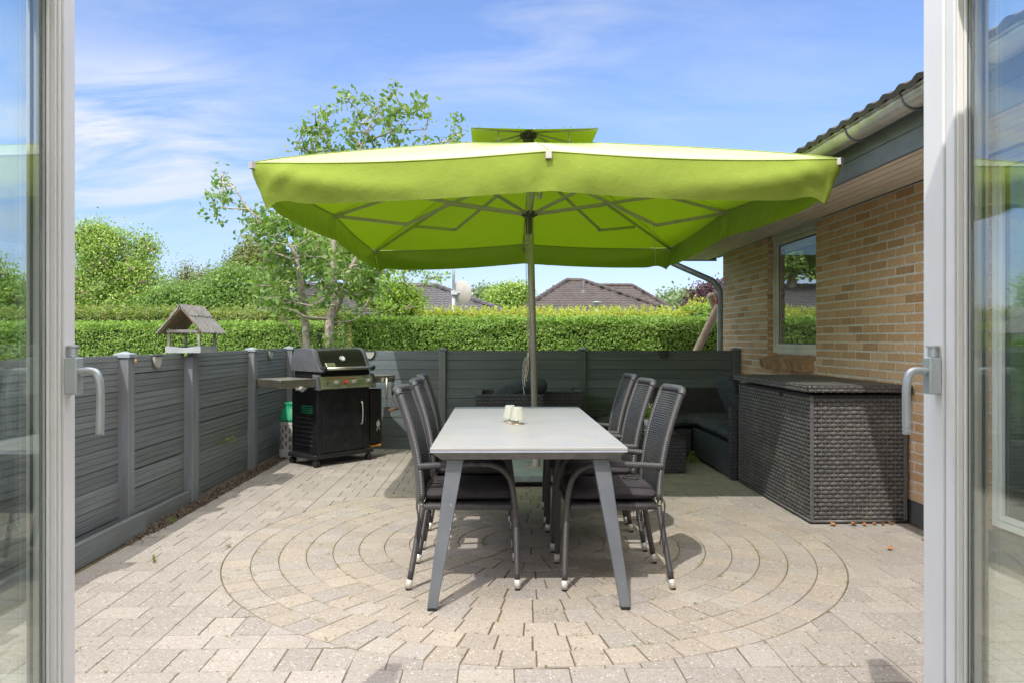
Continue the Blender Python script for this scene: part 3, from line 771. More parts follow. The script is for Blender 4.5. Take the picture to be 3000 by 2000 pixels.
for i in range(len(post_y) - 1):
    a = post_y[i][1] + .001; b = post_y[i + 1][0] - .001
    mb = MB(); z = .06 if i < 1 else .012; zt = 1.150; nb = 10 if i != 2 else 9; h = (zt - z) / nb
    for k in range(nb):
        gap = .003 + (.010 * random.random() if random.random() < .25 else 0)
        dx_ = random.gauss(0, .0015)
        board_profile_y(mb, -2.392 + dx_, a, b, z + k * h + gap * .5, z + (k + 1) * h - gap * .5, True)
    mb.box((-2.422, a, z), (-2.417, b, zt - .01))
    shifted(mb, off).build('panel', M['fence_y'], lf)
for (a, b, x, z0, z1) in ((2.2, 4.93, -2.275, .0, .135), (4.93, 5.78, -2.335, .0, .10)):
    mb = MB(); mb.box((x - .035, a, z0), (x, b, z1)); shifted(mb, off).build('kickboard', M['fence_y'], lf, bevel=.004)

bf = thing('fence', 'low dark grey board fence closing the far end of the patio', 'fence', (.2, 8.68, 0)); off = Vector((-.2, -8.68, 0))
pxs = [(-.655, -.58), (.955, 1.07), (2.735, 2.81)]
pxs = [(-.66, -.585), (.945, 1.025), (2.73, 2.81)]
for a, b in pxs:
    p = MB(); p.box((a, 8.60, 0), (b, 8.70, 1.125)); po = shifted(p, off).build('post', M['post'] if a < 0 else M['fence_x'], bf, bevel=.004)
    c = MB(); c.box((a - .01, 8.59, 1.126), (b + .01, 8.71, 1.142)); q = [(a - .01, 8.59), (b + .01, 8.59), (b + .01, 8.71), (a - .01, 8.71)]
    for i in range(4): c.poly([(*q[i], 1.1425), (*q[(i + 1) % 4], 1.1425), ((a + b) / 2, 8.65, 1.158)])
    shifted(c, off).build('cap', M['post'], po)
for a, b in ((-2.32, -.661), (-.584, .944), (1.026, 2.729)):
    mb = MB(); h = 1.09 / 10
    for k in range(10):
        gp = .0035; d = random.gauss(0, .0015)
        mb.box((a, 8.635 + d, (.035 + k * h + gp * .5) if k else .004), (b, 8.66 + d, .035 + (k + 1) * h - gp * .5))
    mb.box((a, 8.663, .004), (b, 8.668, 1.12))
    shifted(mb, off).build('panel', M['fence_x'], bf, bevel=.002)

# ------------------------------------------------------------------ house wing on the right
WX = 2.82
house = thing('brick_house', 'yellow brick house wing with white window and grey gutter on the right', 'house', (WX, 5, 0))
def brick_wall(mb, fn, U, z0, z1, holes=(), thick=.05, phase=0):
    """stretcher bond; fn(u, z, d) -> point, d is depth behind the face"""
    bl, bh, j = .228, .054, .012; rows = int(round((z1 - z0) / .0667))
    def clear(a, b, c, d): return [h_ for h_ in holes if not (b <= h_[0] or a >= h_[1] or d <= h_[2] + .02 or c >= h_[3] - .02)]
    for r in range(rows):
        c = z0 + r * .0667 + .006; d = c + bh; u = -.24 + (0 if (r + phase) % 2 else .12)
        while u < U:
            a, b = max(u, 0), min(u + bl, U)
            segs = [(a, b)]
            for h_ in clear(a, b, c, d):
                ns = []
                for s0, s1 in segs:
                    if s1 <= h_[0] or s0 >= h_[1]: ns.append((s0, s1)); continue
                    if s0 < h_[0]: ns.append((s0, h_[0]))
                    if s1 > h_[1]: ns.append((h_[1], s1))
                segs = ns
            for s0, s1 in segs:
                if s1 - s0 < .03: continue
                e = [random.gauss(0, .0012) for _ in range(4)]; dd = random.gauss(-.0008, .0010) 
                f = .003
                q = [(s0 + e[0], c + e[1]), (s1 + e[2], c + e[3]), (s1 + e[2] * .5, d + e[0]), (s0 + e[1], d + e[2])]
                O = [mb.vert(fn(p[0], p[1], .014)) for p in q]
                cu, cz = (s0 + s1) / 2, (c + d) / 2
                I = [mb.vert(fn(p[0] + (f if p[0] < cu else -f), p[1] + (f if p[1] < cz else -f), dd)) for p in q]
                J = [mb.vert(fn(p[0], p[1], dd + .003)) for p in q]
                for i in range(4):
                    k = (i + 1) % 4; mb.face([O[i], O[k], J[k], J[i]]); mb.face([J[i], J[k], I[k], I[i]])
                mb.face(I)
            u += .24
    # mortar sheet with the holes cut out (grid of rectangles)
    us = sorted({0, U, *[h_[0] for h_ in holes], *[h_[1] for h_ in holes]}); zs = sorted({z0, z1, *[h_[2] for h_ in holes], *[h_[3] for h_ in holes]})
    for i in range(len(us) - 1):
        for k in range(len(zs) - 1):
            a, b, c, d = us[i], us[i + 1], zs[k], zs[k + 1]; m_u, m_z = (a + b) / 2, (c + d) / 2
            if any(h_[0] < m_u < h_[1] and h_[2] < m_z < h_[3] for h_ in holes): continue
            mb.poly([fn(a, c, .0022), fn(b, c, .0022), fn(b, d, .0022), fn(a, d, .0022)], 1)
O_ = Vector((WX, 5, 0))
WY0, WY1 = .70, 9.30
win = (6.58 - WY0, 7.77 - WY0, 1.06, 2.30); dor = (3.05 - WY0, 4.27 - WY0, .16, 2.30)
mb = MB(); brick_wall(mb, lambda u, z, d: Vector((WX + d, WY0 + u, z)) - O_, WY1 - WY0, .16, 2.30, [win, dor])
# reveals of the window and door
for (u0, u1, z0, z1) in (win, dor):
    for uu, sgn in ((u0, 1), (u1, -1)):
        r = 0; z = z0
        while z < z1 - .02:
            a = WY0 + uu; zz = min(z + .054, z1)
            mb.box(Vector((WX + .004, a - .05 if sgn > 0 else a - .002, z + .006)) - O_, Vector((WX + .10, a + .002 if sgn > 0 else a + .05, zz + .003)) - O_)
            mb.box(Vector((WX + .008, a - .04 if sgn > 0 else a, z - .006)) - O_, Vector((WX + .10, a if sgn > 0 else a + .04, z + .006)) - O_, mi=1)
            z += .0667
# gable face
brick_wall(mb, lambda u, z, d: Vector((WX + u, WY1 - d, z)) - O_, 3.0, .16, 2.30, phase=1)
mb.build('wall', [M['brick'], M['mortar']], house, fix=True)
# solid body behind the facing
mb = MB(); mb.box(Vector((WX + .12, WY0, 0)) - O_, Vector((WX + .14, WY0 + dor[0], 2.3)) - O_)
mb.box(Vector((WX + .12, WY0 + dor[1], 0)) - O_, Vector((WX + .14, WY0 + win[0], 2.3)) - O_); mb.box(Vector((WX + .12, WY0 + win[1], 0)) - O_, Vector((WX + .14, WY1 - .12, 2.3)) - O_)
mb.box(Vector((WX + .12, WY0 + win[0], 0)) - O_, Vector((WX + .14, WY0 + win[1], 1.06)) - O_)
mb.box(Vector((WX + 4.0, WY0, 0)) - O_, Vector((WX + 4.1, WY1, 2.3)) - O_); mb.box(Vector((WX + .15, WY0, -.02)) - O_, Vector((WX + 4, WY1 - .2, .02)) - O_)
mb.build('inner_wall', M['room'], house)
mb = MB(); mb.box(Vector((WX + .012, WY0, -.05)) - O_, Vector((WX + .10, WY1 - .012, .158)) - O_); mb.build('plinth', M['plinth'], house)
# soffit boards, fascia, gutter
mb = MB(); xx = 2.315
k = 0
while xx < WX - .01:
    b = min(xx + .083, WX + .04); mb.box(Vector((xx, WY0 + .45, 2.300)) - O_, Vector((b - .012, 9.90, 2.325)) - O_); xx += .083
kk = MB(); kk.box(Vector((2.315, WY0 + .45, 2.3255)) - O_, Vector((2.95, 9.90, 2.34)) - O_); kk.build('soffit_backing', M['fascia'], house)
mb.build('soffit', M['soffit'], house)
mb = MB(); mb.box(Vector((2.288, WY0 + .3, 2.285)) - O_, Vector((2.312, 9.92, 2.40)) - O_); mb.box(Vector((2.280, WY0 + .3, 2.401)) - O_, Vector((2.312, 9.93, 2.54)) - O_)
mb.box(Vector((2.3125, 9.905, 2.285)) - O_, Vector((2.92, 9.93, 2.60)) - O_)
mb.build('fascia', M['fascia'], house, bevel=.003)
gc = (2.162, 2.512); gr = .075; mb = MB(); prof = []
for i in range(13):
    a = math.pi + math.pi * i / 12; prof.append((gc[0] + gr * math.cos(a), gc[1] + gr * .95 * math.sin(a)))
pin = [(gc[0] + (gr - .004) * math.cos(math.pi + math.pi * i / 12), gc[1] + (gr - .004) * .95 * math.sin(math.pi + math.pi * i / 12)) for i in range(12, -1, -1)]
mb.prism(prof + pin, 9.97 - 1.0, lambda u, v, w_: Vector((u, 1.0 + w_, v)) - O_)
mb.tube([Vector((gc[0] - gr, 1.0, gc[1] + .004)) - O_, Vector((gc[0] - gr, 9.97, gc[1] + .004)) - O_], .009, 8)
gut = mb.build('gutter', M['zinc'], house, smooth=True)
for yy in np.arange(1.35, 9.9, .62):
    b_ = MB(); b_.tube([Vector((gc[0] + (gr + .004) * math.cos(a), yy, gc[1] + (gr + .004) * math.sin(a))) - O_ for a in np.linspace(math.pi - .15, 2 * math.pi, 12)], .0065, 6)
    b_.build('bracket', M['pipe'], gut, smooth=True)
# downpipe
pts = smooth_path([Vector((2.205, 9.86, 2.50)), Vector((2.205, 9.86, 2.37)), Vector((2.27, 9.82, 2.27)), Vector((2.60, 9.62, 2.08)), Vector((2.76, 9.50, 1.98)), Vector((2.825, 9.44, 1.86)), Vector((2.83, 9.42, 1.72)), Vector((2.83, 9.42, 1.2)), Vector((2.83, 9.42, .05))], 6)
mb = MB(); mb.tube([p - O_ for p in pts], .038, 16); dp = mb.build('downpipe', M['pipe'], house, smooth=True)
mb = MB()
mb.tube([Vector((2.83, 9.42, 1.56)) - O_, Vector((2.83, 9.42, 1.64)) - O_], .043, 16); mb.box(Vector((2.86, 9.40, 1.585)) - O_, Vector((2.93, 9.44, 1.60)) - O_)
mb.build('pipe_bracket', M['pipe'], dp, smooth=False)
mb = MB(); mb.tube([Vector((2.83, 9.42, 1.80)) - O_, Vector((2.83, 9.42, 1.81)) - O_], .041, 16); mb.build('pipe_collar', M['pipe'], dp, smooth=False)

def tiled(mb, o, U, V, nu, nv, inside, pu=.30, pv_=.345, amp=.022, step=.02, cols=6, mi=0):
    """a tiled roof plane: U, V unit vectors along the eave and up the slope; inside(u, v)"""
    W = U.cross(V).normalized()
    if W.z < 0: W = -W
    for r in range(nv):
        for c in range(nu):
            uc, vc = (c + .5) * pu, (r + .5) * pv_
            if not inside(uc, vc): continue
            lo = []; hi = []; ft = []
            for k in range(cols + 1):
                t = k / cols; u = (c + t) * pu
                hgt = amp * (math.sin(math.pi * min(t / .62, 1)) if t < .62 else -.25 * math.sin(math.pi * (t - .62) / .38))
                ft.append(o + U * u + V * (r * pv_) + W * (hgt * 1.0 - .012))
                lo.append(o + U * u + V * (r * pv_) + W * (hgt + step))
                hi.append(o + U * u + V * ((r + 1) * pv_) + W * (hgt + .004))
            A = [mb.vert(p) for p in ft]; B = [mb.vert(p) for p in lo]; C = [mb.vert(p) for p in hi]
            for k in range(cols):
                mb.face([A[k], A[k + 1], B[k + 1], B[k]], None, mi); mb.face([B[k], B[k + 1], C[k + 1], C[k]], None, mi)
mb = MB(); sl = math.radians(24)
tiled(mb, Vector((2.055, .2, 2.512)) - O_, Vector((0, 1, 0)), Vector((math.cos(sl), 0, math.sin(sl))), 62, 13, lambda u, v: True, pu=.16, amp=.014)
mb.poly([Vector((2.25, .2, 2.55)) - O_, Vector((2.25, 10.08, 2.55)) - O_, Vector((6.4, 10.08, 4.38)) - O_, Vector((6.4, .2, 4.38)) - O_])
mb.poly([Vector((6.4, .2, 4.38)) - O_, Vector((6.4, 10.08, 4.38)) - O_, Vector((10.5, 10.08, 2.55)) - O_, Vector((10.5, .2, 2.55)) - O_])
mb.build('roof', M['tile'], house, fix=False, smooth=False)
# window
wx = WX + .058
def frame_win(parent, name, y0, y1, z0, z1, x, fw, mat, glass, head=0, depth=.06, sash=.035):
    f = MB(); f.box(Vector((x, y0, z0)) - O_, Vector((x + depth, y0 + fw, z1)) - O_); f.box(Vector((x, y1 - fw, z0)) - O_, Vector((x + depth, y1, z1)) - O_)
    f.box(Vector((x, y0 + fw, z0)) - O_, Vector((x + depth, y1 - fw, z0 + fw)) - O_); f.box(Vector((x, y0 + fw, z1 - fw)) - O_, Vector((x + depth, y1 - fw, z1)) - O_)
    fo = f.build(name, mat, parent, bevel=.003)
    s_ = MB(); a, b, c, d = y0 + fw + .002, y1 - fw - .002, z0 + fw + .004, z1 - fw - .004; X = x + .012
    s_.box(Vector((X, a, c)) - O_, Vector((X + .04, a + sash, d)) - O_); s_.box(Vector((X, b - sash, c)) - O_, Vector((X + .04, b, d)) - O_)
    s_.box(Vector((X, a + sash, c)) - O_, Vector((X + .04, b - sash, c + sash)) - O_); s_.box(Vector((X, a + sash, d - sash)) - O_, Vector((X + .04, b - sash, d)) - O_)
    s_.build('sash', mat, fo, bevel=.003)
    gk = MB(); e = .008; a2, b2, c2, d2 = a + sash, b - sash, c + sash, d - sash; X2 = X + .020
    gk.box(Vector((X2, a2, c2)) - O_, Vector((X2 + .01, a2 + e, d2)) - O_); gk.box(Vector((X2, b2 - e, c2)) - O_, Vector((X2 + .01, b2, d2)) - O_)
    gk.box(Vector((X2, a2 + e, c2)) - O_, Vector((X2 + .01, b2 - e, c2 + e)) - O_); gk.box(Vector((X2, a2 + e, d2 - e)) - O_, Vector((X2 + .01, b2 - e, d2)) - O_)
    gk.build('gasket', M['gasket'], fo)
    gl = MB(); gl.box(Vector((X2 + .002, a2 + .004, c2 + .004)) - O_, Vector((X2 + .008, b2 - .004, d2 - .004)) - O_); gl.build('pane', glass, fo)
    return fo
wn = frame_win(house, 'window', 6.60, 7.766, 1.115, 2.298, wx, .05, M['cream'], M['glass_win'])
dn = frame_win(house, 'glazed_door', 3.07, 4.266, .185, 2.298, WX + .03, .035, M['white'], M['glass_win'], sash=.03)
mb = MB()
for k in range(14):
    a = 3.15 + k * .075; mb.tube([Vector((WX + .28 + .03 * (k % 2), a, .1)) - O_, Vector((WX + .28 + .03 * (k % 2), a, 2.2)) - O_], .045, 8)
mb.build('curtain', M['curtain'], house, smooth=True)
mb = MB(); mb.box(Vector((WX + .045, 6.58, 2.27)) - O_, Vector((WX + .118, 7.77, 2.42)) - O_); mb.build('lintel', M['cream'], house)
# brick sill, rowlock bricks tilted outwards
mb = MB(); yy = 6.62; k = 0
ang = R(14)
while yy < 7.80:
    m_ = Matrix.Translation(Vector((WX + .07, yy, 1.095)) - O_) @ Matrix.Rotation(-ang, 4, 'Y')
    e = random.gauss(0, .002)
    mb.box((-.15 + e, .003, -.105), (.02, .055, 0), mat=m_)
    mb.box((-.145, .055, -.10), (.02, .0665, -.004), mat=m_, mi=1)
    yy += .0667
mb.build('window_sill', [M['brick_dark'], M['mortar']], house)

# ------------------------------------------------------------------ the house the camera stands in
h2 = thing('brick_house', 'brick house front with the open glazed double door the view looks out of', 'house', (0, .6, 0)); O2 = Vector((0, .6, 0))
mb = MB()
brick_wall(mb, lambda u, z, d: Vector((-4 + u, .70 - d, z)) - O2, 6.80, .10, 2.42, [(4 - .98, 4 + 1.0, .10, 2.12)])
mb.build('wall', [M['brick'], M['mortar']], h2)
mb = MB(); mb.box(Vector((-4, .35, -.02)) - O2, Vector((-.98, .68, 2.42)) - O2); mb.box(Vector((1.0, .35, -.02)) - O2, Vector((2.8, .68, 2.42)) - O2); mb.box(Vector((-.98, .35, 2.12)) - O2, Vector((1.0, .68, 2.42)) - O2)
mb.build('inner_wall', M['room'], h2); mb = MB()
mb.box(Vector((-4, -3.6, -.02)) - O2, Vector((2.9, -3.5, .85)) - O2); mb.box(Vector((-4, -3.6, 2.2)) - O2, Vector((2.9, -3.5, 2.42)) - O2); mb.box(Vector((-4, -3.49, -.02)) - O2, Vector((-3.9, -2.6, 2.42)) - O2); mb.box(Vector((2.8, -3.49, -.02)) - O2, Vector((2.9, -2.6, 2.42)) - O2)
mb.build('room_shell', M['room'], h2)
mb = MB(); mb.box(Vector((-4, -3.6, 2.43)) - O2, Vector((2.9, .72, 2.47)) - O2); mb.box(Vector((-4.2, .72, 2.43)) - O2, Vector((2.21, .93, 2.46)) - O2); mb.build('ceiling', M['room'], h2)
mb = MB(); mb.box(Vector((-4, -3.5, .02)) - O2, Vector((2.8, .5, .05)) - O2); mb.build('floor', M['floor'], h2)
mb = MB(); mb.box(Vector((-.98, .50, .0)) - O2, Vector((-.935, .68, 2.12)) - O2); mb.box(Vector((.955, .50, .0)) - O2, Vector((1.0, .68, 2.12)) - O2); mb.box(Vector((-.935, .50, 2.07)) - O2, Vector((.955, .68, 2.12)) - O2); mb.box(Vector((-.935, .50, .02)) - O2, Vector((.955, .69, .06)) - O2)
mb.build('door_frame', M['door_white'], h2, bevel=.003)
mb = MB(); tiled(mb, Vector((-4.3, .95, 2.50)) - O2, Vector((1, 0, 0)), Vector((0, -math.cos(sl), math.sin(sl))), 40, 13, lambda u, v: True, pu=.16, amp=.014)
mb.poly([Vector((-4.3, .92, 2.48)) - O2, Vector((2.2, .92, 2.48)) - O2, Vector((6.2, -3.0, 4.29)) - O2, Vector((-4.3, -3.0, 4.29)) - O2])
mb.build('roof', M['tile'], h2, fix=False)
mb = MB(); mb.tube([Vector((-4.3, .955, 2.45)) - O2, Vector((2.15, .955, 2.45)) - O2], .055, 12); mb.build('gutter', M['zinc'], h2, smooth=True)

# door leaves: local x = into the opening (interior face), y = away from the hinge
def door_leaf(label, loc, sx, width, stile, thick):
    t = thing('door_leaf', label, 'door', loc, 0, 'open glazed door leaves at the sides of the view')
    H = 2.03; z0 = .035; y0, y1 = 0.0, width
    def bx(mb, a, b): mb.box((min(sx * a[0], sx * b[0]), a[1], a[2]), (max(sx * a[0], sx * b[0]), b[1], b[2]))
    f = MB(); T = thick
    # stepped stile at the free end (interior face at x = 0, exterior at -T)
    def stile_part(mb, ya, yb, d):     # d = +1: glass side is towards smaller y
        s1 = ya + (yb - ya) * .40
        if d > 0:
            bx(mb, (-T, ya + .006, z0), (-.022, yb, H)); bx(mb, (-.0218, ya + .012, z0), (-.010, yb, H)); bx(mb, (-.0098, s1, z0), (0, yb - (yb - ya) * .0, H))
            bx(mb, (-.0098, ya + .016, z0), (-.004, s1 - .003, H))
        else:
            bx(mb, (-T, ya, z0), (-.022, yb - .006, H)); bx(mb, (-.0218, ya, z0), (-.004, yb - .012, H))
    stile_part(f, y1 - stile, y1, 1); stile_part(f, y0, y0 + .09, -1)
    yb0, yb1 = y0 + .0905, y1 - stile - .0005
    bx(f, (-T, yb0, z0), (-.004, yb1, z0 + .12)); bx(f, (-T, yb0, H - .09), (-.004, yb1, H))
    f.build('frame', M['door_white'], t, bevel=.0025)
    gk = MB(); gy = y1 - stile
    for xa, xb in ((-.035, -.033), (-T + .012, -T + .0145)):
        bx(gk, (xa, gy - .001, z0 + .12), (xb, gy + .0055, H - .09))
    bx(gk, (-.0232, gy - .002, z0 + .12), (-.0221, gy - .0005, H - .09))
    gk.build('gasket', M['gasket'], t)
    gl = MB()
    bx(gl, (-.029, yb0, z0 + .121), (-.025, gy - .0045, H - .091)); gl.build('pane', M['glass'], t)
    gl = MB(); bx(gl, (-T + .016, yb0, z0 + .121), (-T + .020, gy - .0012, H - .091)); gl.build('pane', M['glass'], t)
    # handle
    h = MB(); zc = 1.175; yc = y1 - stile * .5 + .004
    h.box((min(0, sx * .026), yc - .014, zc - .038), (max(0, sx * .026), yc + .014, zc + .038)); ho = h.build('lock_box', M['handle'], t, bevel=.003)
    b = MB(); b.tube([(sx * .012, yc, zc + .0385), (sx * .012, yc, zc + .058)], .009, 12); b.tube([(sx * .012, yc, zc + .0582), (sx * .012, yc, zc + .063)], .012, 12)
    b.build('lock_button', M['handle'], ho, smooth=False, bevel=.001)
    l = MB(); pth = smooth_path([(sx * .0262, yc, zc + .008), (sx * .045, yc, zc + .010), (sx * .060, yc, zc + .004), (sx * .067, yc, zc - .025), (sx * .067, yc + .001, zc - .07), (sx * .066, yc + .001, zc - .122)], 6)
    l.tube(pth, [.010] * (len(pth) - 14) + [.0095] * 14, 12, flat=.8); l.build('lever', M['handle'], t, smooth=True)
    return t
door_leaf('white glazed door leaf standing open at the left edge, handle toward the patio middle', (-.890, .74, 0), 1, .865, .066, .066)
door_leaf('white glazed door leaf standing open at the right edge beside the brick wall', (.922, .74, 0), -1, .865, .118, .070)

# ------------------------------------------------------------------ parasol
UX, UY = .315, 6.80; HX, HY = 1.782, 2.24
um = thing('parasol', 'large square lime green parasol with a small vent canopy over the dining table', 'parasol', (UX, UY, 0))
def zedge(side, u):           # u in -1..1 along the side
    m_ = 1 - abs(u); tilt = {'near': (0, u), 'far': (0, -u), 'left': (-1, 0), 'right': (1, 0)}[side]
    tx = tilt[0] if tilt[0] else tilt[1]
    zm = 2.395; zc_ = 2.335
    return zc_ + (zm - zc_) * m_ ** 1.15 + .02 * tx - .022 * math.sin(math.pi * m_)
def side_pt(side, u, k=1.0):
    # pins along the side run in the same turning sense
    if side == 'near': return (u * HX * k, -HY * k)
    if side == 'right': return (HX * k, u * HY * k)
    if side == 'far': return (-u * HX * k, HY * k)
    return (-HX * k, -u * HY * k)
inner = (.47, .50); ZI = 2.90
mb = MB(); NU, NV = 40, 12
for side in ('near', 'right', 'far', 'left'):
    rows = []
    for i in range(NU + 1):
        u = -1 + 2 * i / NU; r = []
        for j in range(NV + 1):
            v = j / NV; ox, oy = side_pt(side, u)
            ix, iy = (ox / HX * inner[0], oy / HY * inner[1])
            ze = zedge(side, u) if side in ('near', 'far') else zedge(side, u)
            s_ = .035 * math.sin(math.pi * v) * abs(math.sin(math.pi * u))
            r.append((ox + (ix - ox) * v, oy + (iy - oy) * v, ze + (ZI - ze) * (v ** .93) - s_))
        rows.append(r)
    mb.grid(rows)
can = mb.build('canopy', M['cloth'], um, smooth=True, fix=False)
# valance: one closed strip
mb = MB(); loop = []
for side in ('near', 'right', 'far', 'left'):
    for i in range(90): loop.append((side, -1 + 2 * i / 90))
NVv = 14; rows = []
ph = [random.uniform(0, 6.28) for _ in range(12)]
for idx, (side, u) in enumerate(loop):
    ox, oy = side_pt(side, u); ze = zedge(side, u); nrm = {'near': (0, -1), 'right': (1, 0), 'far': (0, 1), 'left': (-1, 0)}[side]
    cpos = 1 - abs(u); corner = max(0, 1 - cpos / .07); near_mid = math.exp(-(u / .06) ** 2)
    if cpos < .07:
        nb = {('near', 1): (1, 0), ('right', 1): (0, 1), ('far', 1): (-1, 0), ('left', 1): (0, -1), ('near', -1): (-1, 0), ('right', -1): (0, -1), ('far', -1): (1, 0), ('left', -1): (0, 1)}[(side, 1 if u > 0 else -1)]
        wgt = .5 * corner; nn = ((1 - wgt) * nrm[0] + wgt * nb[0], (1 - wgt) * nrm[1] + wgt * nb[1])
    else: nn = nrm
    Ls = (HX if side in ('near', 'far') else HY); s = u * Ls
    hh = .236 + .003 * math.sin(s * 2.1 + ph[0]) - .02 * math.exp(-((cpos - .10) / .04) ** 2) + .030 * corner
    r = []
    for j in range(NVv + 1):
        v = j / NVv
        bul = -.035 * v - .075 * corner * v + .022 * math.sin(math.pi * v) * (1 - near_mid)
        wr = .012 * v * math.sin(s * 2.1 + ph[1] + v * 1.5) + .0022 * math.sin(s * 11 + v * 5 + ph[2]) * v + .0014 * math.sin(s * 27 - v * 7 + ph[3]) * v
        wr += .010 * math.exp(-(s / .35) ** 2) * v * math.sin(s * 38)                      # gathers under the middle pin
        wr += .011 * math.exp(-(cpos * Ls / .35) ** 2) * math.sin(cpos * Ls * 34 + v * 7) * math.sin(math.pi * min(1, v * 1.2))
        dd_ = cpos * Ls; fl = .12 + .75 * (1 - math.exp(-dd_ / .55)); wr += .030 * math.exp(-((v - fl) / .30) ** 2) * math.exp(-((dd_ - .45) / .55) ** 2) - .010 * math.sin(math.pi * v) * math.exp(-((dd_ - 1.0) / .5) ** 2)
        d = bul + wr
        r.append((ox + nn[0] * d, oy + nn[1] * d, ze - .004 - hh * v))
    rows.append(r)
mb.grid(rows, close=True); mb.build('valance', M['cloth'], um, smooth=True, fix=False)
# piping at the hem
mb = MB(); mb.tube([r[0] for r in rows] + [rows[0][0]], .005, 5, cap=False); mb.build('seam', M['cloth'], um, smooth=True)
for sx_, sy_ in ((-1, -1), (1, -1), (1, 1), (-1, 1), (0, -1), (1, 0), (0, 1), (-1, 0)):
    q = []
    for k in range(13):
        v = k / 12; side = 'near' if sy_ < 0 else ('far' if sy_ > 0 else ('left' if sx_ < 0 else 'right'))
        u_ = 1.0 if sx_ and sy_ else 0.0
        if sx_ and sy_: ze = zedge('near', sx_) if sy_ < 0 else zedge('far', -sx_)
        else: ze = zedge(side, 0)
        ox, oy = sx_ * HX, sy_ * HY; ix, iy = sx_ * inner[0], sy_ * inner[1]
        q.append((ox + (ix - ox) * v, oy + (iy - oy) * v, ze + (ZI - ze) * v ** .93 + .002))
    mb = MB(); mb.tube(q, .0042, 6); mb.build('seam', M['cloth'], um, smooth=True)
# vent canopy
mb = MB(); vx, vy = .53, .60; vz = 2.995; NU = 14
for sgn_x, sgn_y in ((0, -1), (1, 0), (0, 1), (-1, 0)):
    rr = []
    for i in range(NU + 1):
        u = -1 + 2 * i / NU; r = []
        for j in range(7):
            v = j / 6
            ox, oy = (u * vx if sgn_y else sgn_x * vx, sgn_y * vy if sgn_y else u * vy)
            r.append((ox * (1 - v), oy * (1 - v), vz + .155 * v - .01 * (1 - v) * (1 - abs(u)) - .012 * math.sin(math.pi * v) * abs(math.sin(math.pi * u))))
        rr.append(r)
    mb.grid(rr)
# fluttering torn edge flaps
for _ in range(9):
    u = random.uniform(-1, 1); mb.poly([(u * vx, -vy, vz), ((u + .04) * vx, -vy, vz), ((u + .03) * vx, -vy - .006, vz + random.uniform(.006, .018))])
vc = mb.build('vent_canopy', M['cloth'], um, smooth=True, fix=False)
mb = MB()
for k in range(8):
    a = [(-1, -1), (0, -1), (1, -1), (1, 0), (1, 1), (0, 1), (-1, 1), (-1, 0)][k]
    mb = MB(); mb.tube([(0, 0, 3.12), (a[0] * vx * .97, a[1] * vy * .97, vz - .008)], .007, 6); mb.build('vent_rib', M['alu'], um, smooth=True)
for a in ((-.30, -.45), (.30, -.45)): mb = MB(); mb.tube([(a[0], a[1], 2.90), (a[0], a[1], 3.01)], .006, 6); mb.build('vent_strut', M['alu'], um, smooth=True)
# pole (leans very slightly), hub, scissor ribs
lean = lambda z: Vector((-.028 * (z - .1) / 3, 0, z))
mb = MB(); mb.tube([lean(.09) + Vector((.04, 0, 0)), lean(1.7) + Vector((.02, 0, 0)), lean(3.08)], [.0295, .0295, .0285], 20); po = mb.build('pole', M['alu'], um, smooth=True)
mb = MB(); mb.tube([lean(2.20), lean(2.36)], .036, 16); mb.tube([lean(2.355), lean(2.40)], .055, 8); hub2 = mb; mb = MB(); mb.tube([lean(3.02), lean(3.06)], .05, 8); mb.tube([lean(3.065), lean(3.13)], .06, 8)
for k in range(8):
    a = math.pi / 4 * k; hub2.box((-.012, .045, -.02), (.012, .075, .02), mat=Matrix.Translation(lean(2.385)) @ Matrix.Rotation(a, 4, 'Z'))
    mb.box((-.012, .045, -.02), (.012, .075, .02), mat=Matrix.Translation(lean(3.09)) @ Matrix.Rotation(a, 4, 'Z'))
mb.build('top_hub', M['alu_dark'], um, bevel=.002); hub2.build('slider_hub', M['alu_dark'], um, bevel=.002)
def flatbar(mb, a, b, w_=.030, t_=.014):
    a, b = Vector(a), Vector(b); d = (b - a); l = d.length; d.normalize()
    up = Vector((0, 0, 1)); side = d.cross(up).normalized(); up2 = side.cross(d)
    m_ = Matrix((( side.x, up2.x, d.x, a.x), (side.y, up2.y, d.y, a.y), (side.z, up2.z, d.z, a.z), (0, 0, 0, 1)))
    mb.box((-t_ / 2, -w_ / 2, 0), (t_ / 2, w_ / 2, l), mat=m_)
def rib(end, r1, z1, r2, z2, extra=None):
    ex, ey, ez = end; lo = lean(2.385); hi = Vector((0, 0, 2.80)); q = Vector((ex, ey, 0)); n_ = q.normalized(); sd = Vector((-n_.y, n_.x, 0)) * .009
    P1 = Vector((ex * r1, ey * r1, z1)); P2 = Vector((ex * r2, ey * r2, z2)); E = Vector((ex, ey, ez - .02))
    m_ = MB(); flatbar(m_, lo + n_ * .06 + sd, P1 + sd); flatbar(m_, hi + n_ * .03 - sd, P2 - sd)
    if extra is None: flatbar(m_, P1 - sd, E - sd); flatbar(m_, P2 + sd, E + sd)
    else:
        P3 = Vector((ex * extra[0], ey * extra[0], extra[1])); flatbar(m_, P1 - sd, E - sd); flatbar(m_, P2 + sd, P3 + sd)
    o = m_.build('rib', M['alu'], um, bevel=.003)
    for p in (P1, P2, P1.lerp(lo, .45)): j = MB(); j.tube([p - sd * 2.4, p + sd * 2.4], .009, 8); j.build('joint', M['alu'], o)
    j = MB(); j.box((-.018, -.012, -.02), (.018, .022, .022), mat=Matrix.Translation(E) @ Matrix.Rotation(math.atan2(-ex, ey), 4, 'Z')); j.build('rib_end', M['alu'], o)
for e in ((-HX, 0, 2.378), (HX, 0, 2.420)): rib(e, .665, 2.555, .635, 2.285)
